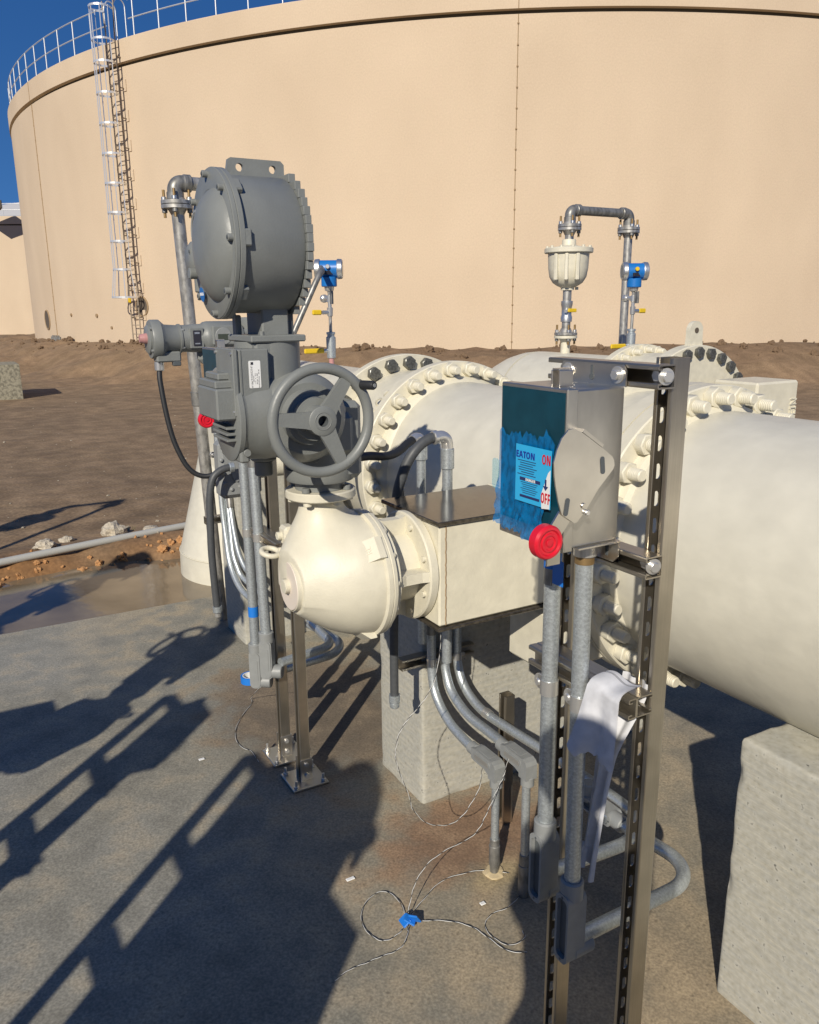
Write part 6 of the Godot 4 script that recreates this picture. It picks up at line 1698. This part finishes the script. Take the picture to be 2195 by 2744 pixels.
func off_frame() -> void:
	# the facing row of valves across the aisle, out of the picture at the left: its shadows lie on the slab
	var where := [[V(-1.10, 0, -2.27), "second of the facing row"], [V(-1.75, 0, -3.95), "farthest of the row"], [V(-1.56, 0, -0.07), "nearest of the facing row"]]
	var set_ := ["valve_actuator", "valve_gearbox", "shaft_housing"]
	for w in where:
		for k in set_:
			turned(get_node(k), V(0.85, 0, -1.90), w[0], "%s across the aisle at the left, %s" % [{"valve_actuator": "grey drum topped actuator", "valve_gearbox": "cream pear gearbox", "shaft_housing": "square cream housing"}[k], w[1]])
	var st := [[V(-1.40, 0, -1.495), "middle"], [V(-1.235, 0, -0.76), "near"]]
	var tmp := Node3D.new()
	tmp.name = "spare"
	add_child(tmp)
	var plain: Mesh = strut(tmp, "post", V(0, 0.012, 0), V(0, 1.765, 0), V(-1, 0, 0), false).mesh
	tmp.free()
	for w in st:
		for k in ["switch_stand", "disconnect_switch", "conduit_run", "conduit_run_001"]:
			var r := turned(get_node(k), V(1.10, 0, -1.12), w[0], "%s of the %s facing stand across the aisle at the left" % [{"switch_stand": "steel strut frame", "disconnect_switch": "stainless switch box", "conduit_run": "outer conduit", "conduit_run_001": "inner conduit"}[k], w[1]])
			if k == "switch_stand":
				for c in r.get_children():
					if String(c.name).begins_with("post"): c.mesh = plain


func far_vent() -> void:
	turned(get_node("vent_pipe"), V(4.51, 0, -4.63), V(-1.70, 0, -5.58), "inverted U vent pipe across the aisle, outside the left edge", "", 0.0)
	turned(get_node("air_valve"), V(4.51, 0, -4.63), V(-1.70, 0, -5.58), "cream air release valve across the aisle, outside the left edge", "", 0.0)

func cabinet() -> void:
	var o := thing("control_cabinet", "grey steel control cabinet on legs across the aisle at the left", "cabinet", V(-1.06, 0, -0.36))
	part(o, "case", MB.new().box(V(-1.06, 1.02, -0.36), V(0.24, 0.96, 0.61), 0.008), M.grey)
	part(o, "head_box", MB.new().box(V(-1.06, 1.645, -0.46), V(0.22, 0.285, 0.40), 0.006), M.grey)
	var d := part(o, "door", MB.new().box(V(-0.935, 1.02, -0.36), V(0.012, 0.90, 0.56), 0.003), M.grey)
	part(d, "handle", MB.new().box(V(-0.922, 1.02, -0.14), V(0.015, 0.12, 0.025), 0.004), M.grey_dark)
	for x in [-1.15, -0.97]:
		for z in [-0.63, -0.09]: part(o, "leg", MB.new().box(V(x, 0.275, z), V(0.05, 0.53, 0.05), 0.003), M.strut)

var limbs := []
func person_sdf(p: Vector3) -> float:
	var d := 1.0
	for b in limbs:
		var a: Vector3 = b[0]; var ba: Vector3 = b[1] - a; var pa := p - a
		var h := clampf(pa.dot(ba) / maxf(ba.length_squared(), 1e-9), 0, 1)
		var e := (pa - ba * h).length() - lerpf(b[2], b[3], h)
		d = smin(d, e, b[4])
	return d

func photographer() -> void:
	# stands behind the lens; only the long shadow reaches the picture
	var f := V(0.48, 0, -0.877); var r := V(0.877, 0, 0.48); var c := V(-0.235, 0, 0.155)
	var at := func(x: float, y: float, z: float) -> Vector3: return c + r * x + f * z + V(0, y * 1.07 + 0.14, 0)
	var o := thing("person", "person in work clothes behind the lens, both arms raised to hold a phone", "person", c)
	var pal := thing("wooden_pallet", "low wooden pallet under the feet of the person behind the lens", "pallet", c)
	for k in 6: part(pal, "board", MB.new().box(c + V(-0.25 + 0.1 * k, 0.115, 0), V(0.085, 0.022, 0.6), 0.003), M.wood)
	for k in 3: part(pal, "bearer", MB.new().box(c + V(0, 0.052, -0.26 + 0.26 * k), V(0.6, 0.10, 0.08), 0.003), M.wood)
	var phone := V(0, 1.85, 0) - f * 0.035
	limbs = []
	var add := func(a: Vector3, b: Vector3, ra: float, rb: float, k := 0.05) -> void: limbs.append([a, b, ra, rb, k])
	for s in [-1.0, 1.0]:
		add.call(at.call(0.10 * s, 0.92, 0), at.call(0.10 * s, 0.50, 0.02), 0.092, 0.062)
		add.call(at.call(0.10 * s, 0.50, 0.02), at.call(0.11 * s, 0.10, -0.02), 0.062, 0.046)
		add.call(at.call(0.11 * s, 0.055, -0.04), at.call(0.125 * s, 0.040, 0.15), 0.050, 0.036)
		add.call(at.call(0.155 * s, 1.47, -0.01), at.call(0.175 * s, 1.24, 0.05), 0.058, 0.046)
	add.call(at.call(0, 0.95, 0), at.call(0, 1.12, 0), 0.122, 0.115, 0.09)
	add.call(at.call(-0.06, 1.14, 0), at.call(-0.10, 1.40, 0), 0.10, 0.10, 0.09)
	add.call(at.call(0.06, 1.14, 0), at.call(0.10, 1.40, 0), 0.10, 0.10, 0.09)
	add.call(at.call(0, 1.46, 0), at.call(0, 1.58, 0.015), 0.058, 0.052)
	var wr := phone + r * 0.075 - f * 0.05 + V(0, -0.07, 0); var wl := phone - r * 0.075 - f * 0.05 + V(0, -0.07, 0)
	add.call(at.call(0.175, 1.24, 0.05), wr, 0.045, 0.029)
	add.call(at.call(-0.175, 1.24, 0.05), wl, 0.045, 0.029)
	part(o, "body", surface_nets(person_sdf, at.call(0, 0, 0) + V(-0.42, -0.02, -0.42), at.call(0, 0, 0) + V(0.46, 1.95, 0.42), 0.022), M.work_cloth)
	limbs = []
	var hc: Vector3 = at.call(0, 1.685, 0.02)
	add.call(hc + V(0, 0.025, 0), hc + V(0, 0.03, 0) - f * 0.02, 0.088, 0.088)
	add.call(hc + f * 0.02 + V(0, -0.05, 0), hc + f * 0.045 + V(0, -0.085, 0), 0.060, 0.040)
	add.call(hc + f * 0.095 + V(0, 0.012, 0), hc + f * 0.112 + V(0, -0.018, 0), 0.009, 0.013, 0.015)
	for s in [-1.0, 1.0]: add.call(hc + r * 0.088 * s + V(0, 0.02, 0), hc + r * 0.092 * s + V(0, -0.022, 0), 0.011, 0.009, 0.01)
	add.call(hc + f * 0.085 + r * 0.02 + V(0, -0.052, 0), hc + f * 0.085 - r * 0.02 + V(0, -0.052, 0), 0.009, 0.009, 0.008)
	var head := part(o, "head", surface_nets(person_sdf, hc - V(0.16, 0.16, 0.16), hc + V(0.16, 0.15, 0.16), 0.007), M.skin)
	for s in [-1.0, 1.0]: part(head, "eye", lump_at(hc + f * 0.083 + r * 0.031 * s + V(0, 0.018, 0), 0.011), M.white)
	var hr := MB.new().lathe([P2(0.035, 0.0975), P2(0.07, 0.088), P2(0.10, 0.062), P2(0.122, 0.02), P2(0.124, 0.0)], ony(hc - f * 0.012), 24)
	part(head, "hard_hat", hr, M.white)
	for s in [-1.0, 1.0]:
		var w := wr if s > 0 else wl
		limbs = []
		var palm: Vector3 = phone + r * 0.070 * s - f * 0.022 + V(0, -0.015, 0)
		add.call(w, palm, 0.027, 0.030, 0.02)
		for k in 4:
			var kn: Vector3 = palm + V(0, 0.030 - 0.020 * k, 0) - f * 0.006
			var mid: Vector3 = kn + r * 0.012 * s + f * 0.034
			var tip: Vector3 = phone + r * (0.062 - 0.004 * k) * s + V(0, 0.022 - 0.020 * k, 0) + f * 0.012
			add.call(kn, mid, 0.0095, 0.0088, 0.006); add.call(mid, tip, 0.0085, 0.0075, 0.006)
		add.call(palm + V(0, -0.02, 0), phone + r * 0.045 * s - f * 0.022 + V(0, -0.012, 0), 0.012, 0.0095, 0.008)
		part(o, "hand", surface_nets(person_sdf, palm - V(0.085, 0.105, 0.085), palm + V(0.085, 0.075, 0.085), 0.0045), M.skin)
	var ph := MB.new()
	ph.t = Transform3D(Basis(r, V(0, 1, 0), -f), phone)
	ph.box(V(0, -0.02, 0), V(0.075, 0.150, 0.009), 0.003)
	solo("phone", ph, M.ink, "dark phone held up behind the lens by the person", "phone")

func lump_at(p: Vector3, r: float) -> MB:
	var b := MB.new()
	return b.lathe([P2(-r, 0.0), P2(-r * 0.7, r * 0.71), P2(0, r), P2(r * 0.7, r * 0.71), P2(r, 0.0)], ony(p), 14, 0.3)

func _ready() -> void:
	rng.seed = 7
	var cam := Camera3D.new()
	cam.name = "camera"
	cam.transform = Transform3D(Basis(Vector3.UP, deg_to_rad(-29.65)) * Basis(Vector3.RIGHT, deg_to_rad(-14.11)) * Basis(Vector3.BACK, deg_to_rad(-0.541)), V(0, 1.85, 0))
	cam.fov = 64.75
	cam.near = 0.05
	cam.far = 900
	add_child(cam)
	cam.current = true
	var we := WorldEnvironment.new()
	we.name = "environment"
	var env := Environment.new()
	env.background_mode = Environment.BG_SKY
	var sky := Sky.new()
	var sm := ProceduralSkyMaterial.new()
	sm.sky_top_color = Color(0.135, 0.31, 0.55)
	sm.sky_horizon_color = Color(0.31, 0.53, 0.78)
	sm.sky_curve = 0.12
	sm.ground_bottom_color = Color(0.30, 0.25, 0.19)
	sm.ground_horizon_color = Color(0.42, 0.38, 0.32)
	sm.sun_angle_max = 12.0
	sky.sky_material = sm
	env.sky = sky
	env.tonemap_mode = Environment.TONE_MAPPER_LINEAR
	env.tonemap_exposure = 1.0
	env.sdfgi_enabled = true; env.ssao_enabled = true; env.ssil_enabled = true
	we.environment = env
	add_child(we)
	var sun := DirectionalLight3D.new()
	sun.name = "sun"
	sun.light_energy = 1.55
	sun.light_color = Color(1.0, 0.965, 0.905)
	sun.light_angular_distance = 0.5
	sun.shadow_enabled = true
	sun.transform = Transform3D(Basis.looking_at(V(0.612, -0.5, -0.612)), V(0, 10, 0))
	add_child(sun)
	materials()
	mat("clay", lin(0.42, 0.22, 0.09), 0.95)
	mat("dull_light", lin(0.40, 0.40, 0.37), 0.5)
	mat("work_cloth", lin(0.05, 0.07, 0.12), 0.95)
	mat("wood", lin(0.30, 0.20, 0.11), 0.9)
	mat("grout", lin(0.56, 0.45, 0.27), 0.95)
	mat("skin", lin(0.45, 0.27, 0.19), 0.6)
	slab_material()
	ground()
	tanks()
	pipelines()
	blocks()
	gearbox()
	actuator()
	second_actuator()
	switch_stand(0, 0.0, -1.235, -1.005, 0.0, ["near stand of slotted steel strut posts carrying the stainless switch box", "stainless switch box with blue film, curved handle and red grip, nearest the camera"], true)
	switch_stand(1, -0.036, -2.965, -2.750, -1.86, ["farther stand of two steel strut posts behind the cream gearbox", "farther switch box, hidden behind the actuator except its red grip and blue film"], false)
	switch_conduits()
	bent_conduits()
	vents()
	rag()
	loose()
	off_frame()
	far_vent()
	cabinet()
	photographer()
